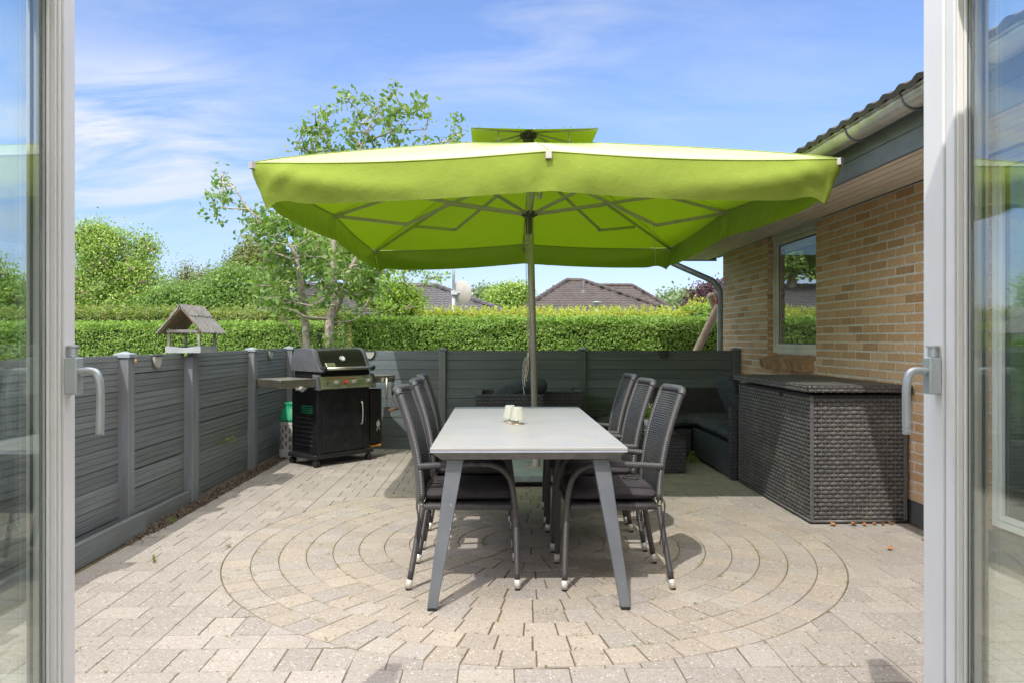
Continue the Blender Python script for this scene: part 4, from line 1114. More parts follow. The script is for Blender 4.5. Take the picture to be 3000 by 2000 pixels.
for e in ((0, -HY, 2.385), (0, HY, 2.385)): rib(e, .60, 2.56, .56, 2.30)
for sx_, sy_ in ((-1, -1), (1, -1), (1, 1), (-1, 1)):
    rib((sx_ * HX, sy_ * HY, 2.335 + .02 * sx_), .47, 2.66, .42, 2.375, (.69, 2.50))
# pin tips at the edge
mb = MB()
for e in ((-HX, -HY, 2.315), (HX, -HY, 2.352), (0, -HY, 2.392), (-HX, HY, 2.315), (HX, HY, 2.352)):
    a = math.atan2(e[1], e[0]); mb = MB(); mb.box((-.02, -.006, -.018), (.012, .006, .006), mat=Matrix.Translation(Vector(e)) @ Matrix.Rotation(a, 4, 'Z')); mb.build('rib_tip', M['alu'], um, bevel=.003)
mb = MB()
for (p, l) in (((-1.13 + .0, 0, 2.27), .05), ((1.115, 0, 2.27), .34), ((.9, -.7, 2.50), .06)):
    q = [Vector(p)]
    for k in range(8): q.append(q[-1] + Vector((random.gauss(0, .006), random.gauss(0, .004), -l / 8)))
    mb = MB(); mb.tube(q, .0025, 5); mb.build('cord', M['rope'], um, smooth=True)
# hoist rope on the pole
mb = MB(); mb.tube(smooth_path([(-.035, -.03, 2.34), (-.033, -.03, 1.9), (-.025, -.035, 1.3), (-.022, -.035, 1.12)]), .0035, 6); mb.tube(smooth_path([(-.058, -.03, 2.30), (-.052, -.035, 2.05), (-.045, -.035, 1.6), (-.03, -.038, 1.15)]), .003, 6)
for k in range(2): 
    d_ = k * .014
    mb.tube(smooth_path([(-.025, -.04, 1.12), (-.048 - d_, -.045, 1.05), (-.055 - d_, -.045, .96 - .04 * k), (-.045 - d_, -.045, .88 - .05 * k), (-.050 - d_, -.05, .90), (-.030 - d_, -.05, 1.0), (-.03, -.045, 1.08)]), .0032, 6)
mb.tube([(-.03, -.04, 1.085), (-.03, -.04, 1.135)], .009, 8); mb.build('hoist_rope', M['rope'], um, smooth=True)
mb = MB(); mb.tube(smooth_path([(-.03, -.04, 1.11), (-.07, -.045, 1.06), (-.082, -.045, .95), (-.078, -.045, .86), (-.066, -.045, .755)]), .0045, 6); mb.build('tie_rope', M['rope_blue'], um, smooth=True)
mb = MB(); mb.tube([Vector((-.062 + .012 * math.cos(a), -.047, .725 + .024 * math.sin(a))) for a in np.linspace(0, 2 * math.pi, 14)], .003, 5); mb.tube([(-.066, -.045, .757), (-.064, -.045, .745)], .009, 8)
mb.tube([Vector((-.062 + .009 * math.cos(a), -.035, 2.045 + .02 * math.sin(a))) for a in np.linspace(0, 2 * math.pi, 14)], .0035, 5)
mb.build('hook', M['alu_dark'], um, smooth=True)
mb = MB(); mb.box((-.43, -.45, .045), (.49, .47, .10)); mb.build('base_slab', M['concrete'], um, bevel=.008)
mb = MB()
for xx in (-.36, .36):
    for yy in (-.36, .36): mb = MB(); mb.tube([(xx, yy, 0), (xx, yy, .019)], .04, 12); mb.build('base_foot', M['rubber'], um)
mb = MB(); mb.box((-.40, -.42, .02), (.46, .44, .044)); mb.build('base_frame', M['rubber'], um)
mb = MB(); mb.box((-.07, -.08, .101), (.15, .08, .109)); mb.tube([(.04, 0, .1095), (.04, 0, .30)], .040, 16)
for xx in (-.04, .12):
    for yy in (-.055, .055): mb.tube([(xx, yy, .1095), (xx, yy, .128)], .010, 6)
mb.build('pole_socket', M['alu'], um, bevel=.002)

# ------------------------------------------------------------------ dining table
tb = thing('dining_table', 'long rectangular dining table with pale top and splayed grey legs under the parasol', 'table', (.150, 4.535, 0))
tx, ty = .458, 1.065
mb = MB(); mb.box((-tx, -ty, .738), (tx, ty, .750)); mb.build('tabletop', [M['tabletop']], tb, bevel=.002)
mb = MB(); mb.box((-tx + .001, -ty + .001, .7285), (tx - .001, ty - .001, .7375)); mb.build('edge_band', M['table_edge'], tb)
mb = MB()
a_ = [(-tx + .006, -ty + .006), (tx - .006, -ty + .006), (tx - .006, ty - .006), (-tx + .006, ty - .006)]; b_ = [(-tx + .05, -ty + .035), (tx - .05, -ty + .035), (tx - .05, ty - .035), (-tx + .05, ty - .035)]
A = [mb.vert((*p, .728)) for p in a_]; B = [mb.vert((*p, .692)) for p in b_]
mb.face(A); mb.face(B[::-1])
for i in range(4): mb.face([A[i], B[i], B[(i + 1) % 4], A[(i + 1) % 4]])
mb.build('apron', M['table_frame'], tb)
for sx_ in (-1, 1):
    for sy_ in (-1, 1):
        mb = MB(); top = (sx_ * .345, sy_ * (ty - .10)); bot = (sx_ * .448, sy_ * (ty - .015))
        w0, w1 = .040, .023; t0, t1 = .026, .022
        T_ = [(top[0] - w0, top[1] - t0), (top[0] + w0, top[1] - t0), (top[0] + w0, top[1] + t0), (top[0] - w0, top[1] + t0)]
        B_ = [(bot[0] - w1, bot[1] - t1), (bot[0] + w1, bot[1] - t1), (bot[0] + w1, bot[1] + t1), (bot[0] - w1, bot[1] + t1)]
        A = [mb.vert((*p, .685)) for p in T_]; B = [mb.vert((*p, .012)) for p in B_]
        mb.face(A); mb.face(B[::-1])
        for i in range(4): mb.face([A[i], B[i], B[(i + 1) % 4], A[(i + 1) % 4]])
        lg = mb.build('leg', M['table_leg'], tb, bevel=.004)
        f_ = MB(); f_.box((bot[0] - w1 + .002, bot[1] - t1 + .002, 0), (bot[0] + w1 - .002, bot[1] + t1 - .002, .0115)); f_.build('foot_pad', M['rubber'], lg)
        p_ = MB(); p_.box((top[0] - .055, top[1] - .03, .6855), (top[0] + .055, top[1] + .03, .6915)); p_.build('mounting_plate', M['table_frame'], lg)
# table lamps
def tlamp(label, loc):
    t = thing('table_lamp', label, 'lamp', loc, 0, 'small table lamps on the dining table')
    mb = MB(); mb.lathe([(.0001, .0005), (.036, .0005), (.037, .003), (.035, .006), (.006, .0075), (.004, .009), (.004, .075), (.0001, .076)], seg=28); mb.build('base', M['lamp_metal'], t, smooth=True)
    mb = MB(); mb.lathe([(.043, .026), (.0425, .028), (.0275, .100), (.0265, .1015), (.0001, .1015)], seg=72, flute=.028)
    mb.lathe([(.0405, .0262), (.0255, .098)], seg=36)
    mb.build('shade', M['shade'], t, smooth=False)
    mb = MB(); mb.tube([(0, 0, .0762), (0, 0, .094)], .021, 20); mb.build('led_disc', M['emblem'], t)
p1 = at(1516, 1241, 4.45); p2 = at(1494, 1236, 4.60)
tlamp('front one of two small lamps with ribbed cream shade on the table', (p1.x, 4.45, .7502)); tlamp('rear one of two small lamps, partly hidden behind the other on the table', (p2.x, 4.57, .7502))

# ------------------------------------------------------------------ dining chairs (face +x)
def make_chair():
    t = thing('armchair', '', 'chair', (0, 0, 0))
    W = .225
    def post_path(sy): return smooth_path([(-.268, sy * .222, .055), (-.225, sy * .222, .30), (-.207, sy * .222, .42), (-.212, sy * .222, .55), (-.235, sy * .222, .70), (-.275, sy * .222, .85), (-.318, sy * .216, .975)], 4)
    for sy in (-1, 1):
        pp = post_path(sy); k = 9
        lo = [p for p in pp if p.z <= .44]; up = [p for p in pp if p.z >= .42]
        m_ = MB(); m_.tube(lo, .0150, 12); l_ = m_.build('leg', M['wrap'], t, smooth=True)
        f = MB(); d = (lo[1] - lo[0]).normalized(); f.tube([lo[0] - d * .056 + d * .012, lo[0] - d * .001], .0160, 14); f.build('foot_cap', M['steel_foot'], l_, smooth=True)
        f = MB(); f.tube([lo[0] - d * .0562, lo[0] - d * .0445], .0135, 12); f.build('foot_plug', M['rubber'], l_, smooth=True)
        m_ = MB(); m_.tube(up, .0158, 12); m_.build('back_post', M['wrap'], t, smooth=True)
        fr = smooth_path([(.268, sy * .232, .055), (.262, sy * .234, .30), (.250, sy * .236, .47), (.225, sy * .238, .565), (.165, sy * .242, .618), (.08, sy * .245, .632), (-.08, sy * .242, .628), (-.225, sy * .226, .618)], 5)
        cut = next(i for i, p in enumerate(fr) if p.x < .10)
        m_ = MB(); m_.tube(fr[:cut + 1], .0150, 12); l_ = m_.build('leg', M['wrap'], t, smooth=True)
        d = (fr[1] - fr[0]).normalized(); f = MB(); f.tube([fr[0] - d * .044, fr[0] - d * .001], .0160, 14); f.build('foot_cap', M['steel_foot'], l_, smooth=True)
        f = MB(); f.tube([fr[0] - d * .0555, fr[0] - d * .0445], .0135, 12); f.build('foot_plug', M['rubber'], l_, smooth=True)
        m_ = MB(); m_.tube(fr[cut:], [.0158] * (len(fr) - cut - 1) + [.019], 12); m_.build('armrest', M['wrap'], t, smooth=True)
    # back panel: curved sheet with thickness
    m_ = MB(); pp = post_path(1); sp = [p for p in pp if p.z > .40]; nU = 14; rows = []; rowsb = []; ln = [0]
    for i in range(1, len(sp)): ln.append(ln[-1] + (sp[i] - sp[i - 1]).length)
    fz = []
    for i, p in enumerate(sp):
        r = []; rb = []
        for j in range(nU + 1):
            u = -1 + 2 * j / nU; c = (1 - u * u)
            top = 0.0
            r.append((p.x - .045 * c + .008, u * .214, p.z + (.004 if i == len(sp) - 1 else 0))); rb.append((p.x - .045 * c - .010, u * .214, p.z))
        rows.append(r); rowsb.append(rb)
    uvf = lambda a, b: (b / nU * .43, ln[a])
    m_.grid(rows, uv=uvf); m_.grid([q for q in rowsb], uv=uvf)
    bp = m_.build('backrest', M['wicker_fine'], t, smooth=True)
    m_ = MB(); tp = rows[-1]; m_.tube(smooth_path([(-.318, -.216, .972), (-.328, -.205, .985)] + [(p[0] - .009, p[1], .990) for p in tp[1:-1]] + [(-.328, .205, .985), (-.318, .216, .972)], 2), .0185, 12); m_.build('top_rail', M['wrap'], t, smooth=True)
    # seat
    m_ = MB(); m_.box((-.205, -.205, .405), (.235, .205, .432)); m_.build('seat', M['wicker_fine'], t, bevel=.012)
    m_ = MB(); m_.tube([(.243, -.23, .415), (.243, .23, .415)], .017, 10); m_.tube([(-.20, -.214, .415), (.24, -.226, .415)], .017, 10); m_.tube([(-.20, .214, .415), (.24, .226, .415)], .017, 10); m_.build('seat_rail', M['wrap'], t, smooth=True)
    # cushion: puffy grid
    m_ = MB(); n_ = 16
    def cz(u, v, s):
        e = max(abs(u), abs(v)); r_ = (1 - e ** 6); return .472 + s * .034 * max(0, r_) ** .5 + .004 * math.sin(5 * u + 3 * v) * (s > 0) - (.010 * math.exp(-(u * u + v * v) * 3) if s > 0 else 0)
    for s in (1, -1):
        rows_ = []
        for i in range(n_ + 1):
            r = []
            for j in range(n_ + 1):
                u = math.sin((-1 + 2 * i / n_) * math.pi / 2); v = math.sin((-1 + 2 * j / n_) * math.pi / 2)
                rc = 1 - .06 * (abs(u) ** 8) * (abs(v) ** 8)
                r.append((.025 + .232 * u * rc, .218 * v * rc, cz(u, v, s)))
            rows_.append(r)
        m_.grid(rows_)
    cu = m_.build('cushion', M['cushion'], t, smooth=True)
    for sy in (-1, 1):
        m_ = MB()
        m_.tube(smooth_path([(-.20, sy * .20, .47), (-.235, sy * .225, .44), (-.225, sy * .247, .36), (-.232, sy * .245, .27), (-.222, sy * .250, .19)]), .0045, 5, flat=.4)
        m_.build('tie', M['cushion'], cu, smooth=True); m_ = MB()
        m_.tube(smooth_path([(-.20, sy * .20, .47), (-.23, sy * .235, .43), (-.215, sy * .250, .33), (-.205, sy * .247, .23)]), .004, 5, flat=.4); m_.build('tie', M['cushion'], cu, smooth=True)
    m_ = MB()
    m_.tube(smooth_path([(-.18, -.05, .50), (-.14, -.10, .512), (-.08, -.09, .512), (-.09, -.03, .512), (-.15, -.02, .51)]), .004, 5)
    m_.build('tie', M['cushion'], cu, smooth=True)
    return t
c0 = make_chair()
spots = [(-.165, 3.985, 0, 'nearest grey wicker armchair on the left side of the table'), (-.165, 4.71, 0, 'middle grey wicker armchair on the left side of the table'),
         (-.185, 5.32, R(3), 'farthest grey wicker armchair on the left side of the table'),
         (.606, 3.965, math.pi, 'nearest grey wicker armchair on the right side of the table, whole back in view'), (.600, 4.645, math.pi, 'middle grey wicker armchair on the right side of the table'),
         (.610, 5.30, math.pi + R(-2), 'farthest grey wicker armchair on the right side of the table')]
for i, (x, y, a, lb) in enumerate(spots):
    o = c0 if i == 0 else copy_tree(c0)
    o.location = (x, y, 0); o.rotation_euler = (0, 0, a); o['label'] = lb; o['category'] = 'chair'; o['group'] = 'wicker armchairs around the dining table'

# ------------------------------------------------------------------ storage box
sb = thing('storage_box', 'large dark wicker storage box with overhanging lid against the brick wall', 'storage box', (2.13, 5.05, 0))
def weave(mb, o, U, V, W, LU, LV, cu, cv, bulge=.006, vert=True):
    rows = int(round(LV / cv)); cols = int(round(LU / cu)); cv = LV / rows; cu = LU / cols
    for r in range(rows):
        offs = .5 * (r % 2)
        for c in range(-1, cols + 1):
            a = (c + offs) * cu + cu * .06; b = (c + offs + 1) * cu - cu * .06
            a = max(a, .002); b = min(b, LU - .002)
            if b - a < cu * .15: continue
            z0 = r * cv + cv * .13; z1 = (r + 1) * cv - cv * .13; jz = random.gauss(0, cv * .035); jb = random.uniform(.85, 1.15)
            g_ = []
            for i in range(5):
                t_ = i / 4; q = []
                for j in range(4):
                    s_ = j / 3
                    h = bulge * jb * math.sin(math.pi * min(max(t_, .02), .98)) ** .5 * (.35 + .65 * math.sin(math.pi * s_))
                    zz = z0 + (z1 - z0) * s_; mid = (z0 + z1) / 2
                    if t_ in (0, 1): zz = mid + (zz - mid) * .42
                    q.append(o + U * (a + (b - a) * t_) + V * (zz + jz) + W * h)
                g_.append(q)
            mb.grid(g_)
            if vert and c >= 0 and b < LU - .01:
                x_ = (c + offs + 1) * cu
                if x_ < LU - .01:
                    mb.grid([[o + U * (x_ - cu * .055) + V * (r * cv - cv * .2) , o + U * (x_ - cu * .055) + V * ((r + 1) * cv + cv * .2)], [o + U * x_ + V * (r * cv - cv * .2) + W * .0035, o + U * x_ + V * ((r + 1) * cv + cv * .2) + W * .0035], [o + U * (x_ + cu * .055) + V * (r * cv - cv * .2), o + U * (x_ + cu * .055) + V * ((r + 1) * cv + cv * .2)]])
BW, BD, BH = .66, 1.50, .875
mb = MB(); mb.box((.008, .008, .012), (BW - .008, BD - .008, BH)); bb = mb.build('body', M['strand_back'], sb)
X_, Y_, Z_ = Vector((1, 0, 0)), Vector((0, 1, 0)), Vector((0, 0, 1))
mb = MB(); weave(mb, Vector((.02, .006, .03)), X_, Z_, -Y_, BW - .04, BH - .05, .054, .0285, .0075)
weave(mb, Vector((.006, .02, .03)), Y_, Z_, -X_, BD - .04, BH - .05, .052, .0285, .0075)
mb.build('side_weave', M['strand'], sb, smooth=True, fix=False)
mb = MB()
for p in ((.004, .004), (BW - .004, .004), (.004, BD - .004)):
    for d_ in (0, .012):
        mb.tube([(p[0] + (d_ if p[0] < .1 else -d_), p[1], .012 + .02 * i) for i in range(44)], [.0075 + .0016 * (i % 3 == 0) for i in range(44)], 8)
mb.tube([(0, .002, .018), (BW, .002, .018)], .010, 8); mb.tube([(.002, 0, .018), (.002, BD, .018)], .010, 8)
mb.build('corner_strand', M['strand'], sb, smooth=True)
ld = MB(); lz0, lz1 = .897, .945
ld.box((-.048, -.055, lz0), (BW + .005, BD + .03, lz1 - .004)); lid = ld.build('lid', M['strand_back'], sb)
lid.rotation_euler = (0, R(0.3), 0)
mb = MB(); weave(mb, Vector((-.046, -.053, lz1 - .003)), X_, Y_, Z_, BW + .049, BD + .08, .052, .030, .006)
weave(mb, Vector((-.046, -.056, lz0 + .002)), X_, Z_, -Y_, BW + .049, lz1 - lz0 - .004, .052, .0215, .006)
weave(mb, Vector((-.049, -.053, lz0 + .002)), Y_, Z_, -X_, BD + .08, lz1 - lz0 - .004, .052, .0215, .006)
mb.build('lid_weave', M['strand'], lid, smooth=True, fix=False)
mb = MB(); mb.tube(smooth_path([(BW - .03, -.03, lz1), (BW - .045, -.035, lz1 + .012), (BW - .06, -.035, lz1 + .022)]), .002, 5); mb.build('loose_strand', M['plastic_black'], lid)
mb = MB(); mb.tube([(-.004, .52, .845), (-.014, .52, .845)], .014, 12); mb.build('lock', M['plastic_black'], sb)

# ------------------------------------------------------------------ lounge set behind the table
def soft(mb, x0, x1, y0, y1, z0, z1, n_=10, rot=None):
    cx, cy, cz_ = (x0 + x1) / 2, (y0 + y1) / 2, (z0 + z1) / 2
    for s in (1, -1):
        rows_ = []
        for i in range(n_ + 1):
            r = []
            for j in range(n_ + 1):
                u = math.sin((-1 + 2 * i / n_) * math.pi / 2); v = math.sin((-1 + 2 * j / n_) * math.pi / 2); e = max(abs(u), abs(v))
                p = Vector(((x1 - x0) / 2 * u, (y1 - y0) / 2 * v, s * (z1 - z0) / 2 * max(0, 1 - e ** 5) ** .5 + .006 * math.sin(4 * u + 7 * v + s)))
                if rot: p = rot @ p
                r.append((cx + p.x, cy + p.y, cz_ + p.z))
            rows_.append(r)
        mb.grid(rows_)
def wbox(mb, a, b): mb.box(a, b)
ls = thing('lounge_sofa', 'dark wicker sofa along the brick wall behind the storage box', 'sofa', (2.08, 6.62, 0))
mb = MB(); mb.box((0, .06, .03), (.66, 1.90, .32)); mb.build('base', M['wicker_side'], ls, bevel=.006)
mb = MB(); mb.box((-.01, 0, .01), (.06, .055, .655)); mb.box((.0605, 0, .01), (.66, .055, .655)); mb.build('arm_panel', M['wicker_coarse'], ls, bevel=.008)
mb = MB(); mb.box((.60, .056, .3205), (.66, 1.90, .70)); mb.build('backrest', M['wicker_coarse'], ls, bevel=.006)
for (a, b) in ((.06, .50), (.51, 1.15), (1.16, 1.88)):
    mb = MB(); soft(mb, .0, .59, a, b, .325, .435); mb.build('seat_cushion', M['lounge_cushion'], ls, smooth=True)
mb = MB(); soft(mb, .27, .82, .35, .80, .50, .66, rot=Matrix.Rotation(R(66), 3, 'Y').to_3x3()); 
mb.v = [(v[0] - .36, v[1] - .10, v[2] + .08) for v in mb.v]; mb.build('back_cushion', M['lounge_cushion'], ls, smooth=True)
ls2 = thing('lounge_sofa', 'dark wicker sofa along the far fence behind the coffee table', 'sofa', (1.10, 7.90, 0))
mb = MB(); mb.box((0, 0, .03), (.96, .70, .31)); mb.build('base', M['wicker_coarse'], ls2, bevel=.006)
mb = MB(); mb.box((.70, .62, .3105), (1.62, .69, .705)); mb.build('backrest', M['wicker_coarse'], ls2, bevel=.006)
mb = MB(); soft(mb, -.02, .60, 0, .60, .315, .42); soft(mb, .61, 1.02, -.02, .60, .315, .42); mb.build('seat_cushion', M['lounge_cushion'], ls2, smooth=True)
mb = MB(); soft(mb, -.35, .12, .30, .60, .34, .46); mb.build('loose_pillow', M['lounge_cushion'], ls2, smooth=True)
lc = thing('lounge_chair', 'dark wicker lounge armchair with a black pillow, seen past the parasol pole', 'armchair', (-.21, 7.45, 0))
mb = MB(); mb.box((0, .0, .02), (.675, .06, .705)); mb.build('arm_panel', M['wicker_coarse'], lc, bevel=.006)
mb = MB(); mb.box((0, .80, .02), (.675, .86, .705)); mb.build('arm_panel', M['wicker_coarse'], lc, bevel=.006)
mb = MB(); mb.box((0, .0605, .02), (.06, .7995, .705)); mb.build('backrest', M['wicker_coarse'], lc, bevel=.006)
mb = MB(); mb.box((.0605, .0605, .02), (.66, .7995, .30)); mb.build('base', M['wicker_coarse'], lc, bevel=.006)
mb = MB(); soft(mb, .07, .66, .07, .79, .305, .42); mb.build('seat_cushion', M['lounge_cushion'], lc, smooth=True)
mb = MB(); soft(mb, -.05, .52, .22, .62, .60, .78, rot=Matrix.Rotation(R(-14), 3, 'Y').to_3x3()); mb.v = [(v[0] + .22, v[1], v[2] + .035) for v in mb.v]; mb.build('pillow', M['lounge_cushion'], lc, smooth=True)
lc2 = thing('lounge_chair', 'dark wicker lounge armchair in front of the far fence, right of the parasol pole', 'armchair', (.47, 7.95, 0))
mb = MB(); mb.box((0, 0, .02), (.45, .06, .705)); mb.build('arm_panel', M['wicker_coarse'], lc2, bevel=.006)
mb = MB(); mb.box((.385, .0605, .02), (.455, .60, .705)); mb.build('backrest', M['wicker_side'], lc2, bevel=.006)
mb = MB(); mb.box((0, .0605, .02), (.3845, .60, .30)); mb.build('base', M['wicker_coarse'], lc2, bevel=.006)
ct = thing('coffee_table', 'low dark wicker coffee table with a glass top, planter and glasses on it', 'coffee table', (1.05, 6.98, 0))
mb = MB(); mb.box((0, 0, .01), (.72, .72, .325)); mb.build('base', M['wicker_coarse'], ct, bevel=.006)
mb = MB(); mb.box((-.006, -.006, .3255), (.726, .726, .334)); mb.build('glass_top', M['glass_top'], ct)
pp_ = at(1905, 1240, 7.30)
pt = thing('flower_pot', 'white flower pot with a small green plant on the coffee table', 'plant pot', (pp_.x, 7.30, .3345))
mb = MB(); mb.lathe([(.045, 0), (.048, .005), (.060, .135), (.062, .14), (.054, .14), (.052, .125), (.0001, .12)], seg=28); mb.build('pot', M['pot'], pt, smooth=True)
P = []; 
for _ in range(70):
    a = random.uniform(0, 6.28); r = abs(random.gauss(0, .05)); P.append((r * math.cos(a), r * math.sin(a), .15 + random.uniform(0, .13) * (1 - r * 4)))
P = np.array(P); leaves_mesh('leaves', P, rng.normal(size=P.shape) + np.array([0, -.8, .9]), .07, M['leaf_bush'], pt, .55)
P = np.array([(random.gauss(0, .045), random.gauss(0, .04), random.uniform(.24, .29)) for _ in range(16)]); leaves_mesh('blossom', P, rng.normal(size=P.shape) + np.array([0, -1, .6]), .03, M['petal'], pt, .8)
for i, (px, dd, lb) in enumerate(((1893, 7.08, 'right-hand one of two small glasses beside the white flower pot'), (1878, 7.14, 'left-hand one of two small glasses beside the white flower pot'))):
    q = at(px, 1250, dd); mb = MB(); mb.lathe([(.0001, 0), (.028, 0), (.034, .03), (.035, .05), (.026, .105), (.0245, .105), (.033, .05), (.032, .03), (.026, .006), (.0001, .006)], seg=24)
    o = mb.build('tumbler', M['tumbler'], None, smooth=True); o.location = (q.x, dd, .3345); tag(o, lb, 'glass', 'glasses on the coffee table')

# ------------------------------------------------------------------ gas grill
ga = R(48.3)
gr_ = thing('gas_grill', 'black gas grill on a wheeled cabinet with steel side shelves in the far left corner', 'grill', (-1.757, 7.35, 0), ga)
mb = MB(); mb.prism([(0, 0), (.71, 0), (.74, .05), (.74, .45), (.70, .50), (.02, .50), (-.03, .44), (-.03, .05)], .045, lambda u, v, w_: (u, v, .078 + w_)); mb.build('bottom_shelf', M['grill_satin'], gr_, bevel=.012)
for (x, y) in ((.02, .03), (.66, .03), (.03, .44), (.66, .44)):
    mb = MB(); mb.tube([(x - .022, y, .034), (x - .006, y, .034)], .034, 16); mb.tube([(x + .006, y, .034), (x + .022, y, .034)], .034, 16); mb.tube([(x - .024, y, .034), (x + .024, y, .034)], .008, 8)
    mb.box((x - .012, y - .012, .05), (x + .012, y + .012, .0775)); mb.build('caster', M['plastic_black'], gr_, bevel=.002)
mb = MB(); mb.box((.03, .04, .124), (.05, .46, .80)); cab = mb.build('side_panel', M['grill_satin'], gr_, bevel=.004)
s_ = MB()
for k in range(7): s_.box((.022, .10, .20 + k * .045), (.0295, .40, .206 + k * .045))
s_.build('rib_line', M['grill_grey'], cab)
s_ = MB()
for k in range(4):
    for j in range(2): s_.box((.0265, .10 + j * .10, .52 + k * .022), (.0290, .19 + j * .10, .532 + k * .022))
s_.build('vent_slot', M['bottle_green'], cab)
mb = MB(); mb.box((.64, .04, .124), (.66, .46, .80)); mb.box((.05, .44, .124), (.64, .46, .80)); mb.build('rear_panel', M['grill_satin'], gr_, bevel=.004)
for xa in (.028, .615): mb = MB(); mb.box((xa, .016, .124), (xa + .047, .060, .80)); mb.build('cabinet_upright', M['grill_satin'], gr_, bevel=.004)
mb = MB(); mb.box((.079, .018, .13), (.611, .038, .775)); dr = mb.build('door', M['grill_satin'], gr_, bevel=.004)
mb = MB(); mb.tube(smooth_path([(.555, .014, .385), (.555, -.008, .40), (.555, -.018, .50), (.555, -.008, .60), (.555, .014, .615)]), .008, 10); mb.build('handle', M['inox'], dr, smooth=True)
# control panel (slanting steel) with knobs
def slant(u, v, w_): return (u, v, w_)
mb = MB(); mb.prism([(-.045, .765), (-.010, .885), (.05, .905), (.05, .765)], .64, lambda u, v, w_: (.03 + w_, u, v)); cpn = mb.build('control_panel', M['inox'], gr_, bevel=.004)
for x0 in (-.005, .671):
    mb = MB(); mb.prism([(-.052, .755), (-.018, .895), (.06, .910), (.06, .755)], .034, lambda u, v, w_: (x0 + w_, u, v)); mb.build('end_cap', M['grill_grey'], gr_, bevel=.006)
nrm_ = Vector((0, -.96, .28)).normalized()
kn = [(.215, .825, .026, 'knob'), (.325, .825, .019, 'red'), (.43, .827, .026, 'knob'), (.615, .827, .026, 'knob'), (.10, .822, .010, 'plastic_black')]
for x, z, r, mt in kn:
    c = Vector((x, -.030 - (.83 - z) * .29, z)); mb = MB(); mb.tube([c, c + nrm_ * .008, c + nrm_ * .010, c + nrm_ * .030], [r, r, r * .78, r * .72], 20); mb.build('knob', M[mt], cpn, bevel=.001)
mb = MB(); mb.box((.13, -.032, .866), (.47, -.024, .869), mat=Matrix.Translation((0, .008, 0))); mb.build('red_line', M['emblem_red'], cpn)
def text(s, size, loc, rot, mat, parent, ext=.0006):
    cu = bpy.data.curves.new('lettering', 'FONT'); cu.body = s; cu.size = size; cu.extrude = ext
    tmp = bpy.data.objects.new('tmp', cu); COL.objects.link(tmp); dg = bpy.context.evaluated_depsgraph_get()
    me = bpy.data.meshes.new_from_object(tmp.evaluated_get(dg)); bpy.data.objects.remove(tmp); bpy.data.curves.remove(cu)
    me.materials.clear(); me.materials.append(mat)
    o = bpy.data.objects.new('lettering', me); COL.objects.link(o); o.parent = parent; o.location = loc; o.rotation_euler = rot; return o
text('SPIRIT', .024, (.55, -.0255, .862), (R(74), 0, 0), M['emblem_dark'], cpn)
# fire box and lid
mb = MB(); mb.prism([(.03, .80), (-.005, .90), (-.005, .935), (.45, .935), (.45, .88), (.40, .80)], .60, lambda u, v, w_: (.05 + w_, u, v)); mb.build('fire_box', M['grill_black'], gr_, bevel=.006)
lp = [(-.03, .94), (.02, 1.00), (.06, 1.08), (.10, 1.135), (.16, 1.158), (.34, 1.158), (.42, 1.13), (.47, 1.06), (.48, .94)]
lps = [(p.x, p.y) for p in smooth_path([Vector((a, b, 0)) for a, b in lp], 3)]
mb = MB(); mb.prism(lps, .55, lambda u, v, w_: (.075 + w_, u, v)); lid2 = mb.build('lid', M['grill_black'], gr_, bevel=.004)
lpc = [(a * 1.05 - .004 if a < .1 else a * 1.01, .935 + (b - .94) * 1.045) for a, b in lps]
for x0 in (.030, .626):
    mb = MB(); mb.prism([(-.055, .930), (-.055, .955)] + lpc[1:], .044, lambda u, v, w_: (x0 + w_, u, v)); mb.build('lid_end', M['grill_grey'], gr_, bevel=.006)
mb = MB(); mb.tube([(.075, -.065, .965), (.625, -.065, .965)], .014, 14); mb.build('lid_handle', M['inox'], gr_, smooth=True)
mb = MB()
for x in (.04, .632): mb = MB(); mb.tube([(x, -.065, .965), (x + .032, -.065, .965)], .022, 14); mb.box((x + .004, -.06, .95), (x + .028, .02, .98)); mb.build('handle_mount', M['plastic_black'], gr_, bevel=.003)
cth = Vector((.345, .052, 1.055)); n3 = Vector((0, -.90, .43)).normalized()
mb = MB(); mb.tube([cth, cth + n3 * .012], .033, 24); mb.tube([cth + n3 * .0125, cth + n3 * .016], [.033, .027], 24); th = mb.build('thermometer', M['inox'], lid2, smooth=False, bevel=.001)
mb = MB(); mb.tube([cth + n3 * .0163, cth + n3 * .0173], .022, 20); mb.build('dial', M['emblem'], th)
ang_ = math.atan2(n3.z, -n3.y)
mm = Matrix.Translation(Vector((.175, .010, .998))) @ Matrix.Rotation(R(-38), 4, 'X')
mb = MB(); mb.box((-.055, -.006, -.024), (.055, .002, .024), mat=mm); bd = mb.build('badge', M['inox'], lid2, bevel=.003)
bt = text('WEBER', .034, (.126, .001, .990), (R(52), 0, 0), M['emblem_dark'], bd, .001)
# side shelves
mb = MB(); mb.box((-.40, .0, .79), (-.006, .44, .872)); shl = mb.build('side_shelf', M['inox_dark'], gr_, bevel=.006)
mb = MB(); c = Vector((-.17, -.002, .778)); mb.tube([c, c + Vector((0, -.03, 0))], [.028, .024], 18); mb.box((-.23, -.003, .77), (-.11, .004, .7895)); mb.build('knob', M['knob'], shl, bevel=.002)
mb = MB(); mb.box((.706, .0, .80), (1.0, .40, .872)); shr = mb.build('side_shelf', M['inox_dark'], gr_, bevel=.006)
mb = MB()
for x in (.86, .94): mb = MB(); mb.tube([(x, -.001, .845), (x, -.02, .845), (x, -.025, .855)], .004, 6); mb.build('tool_hook', M['inox'], shr)
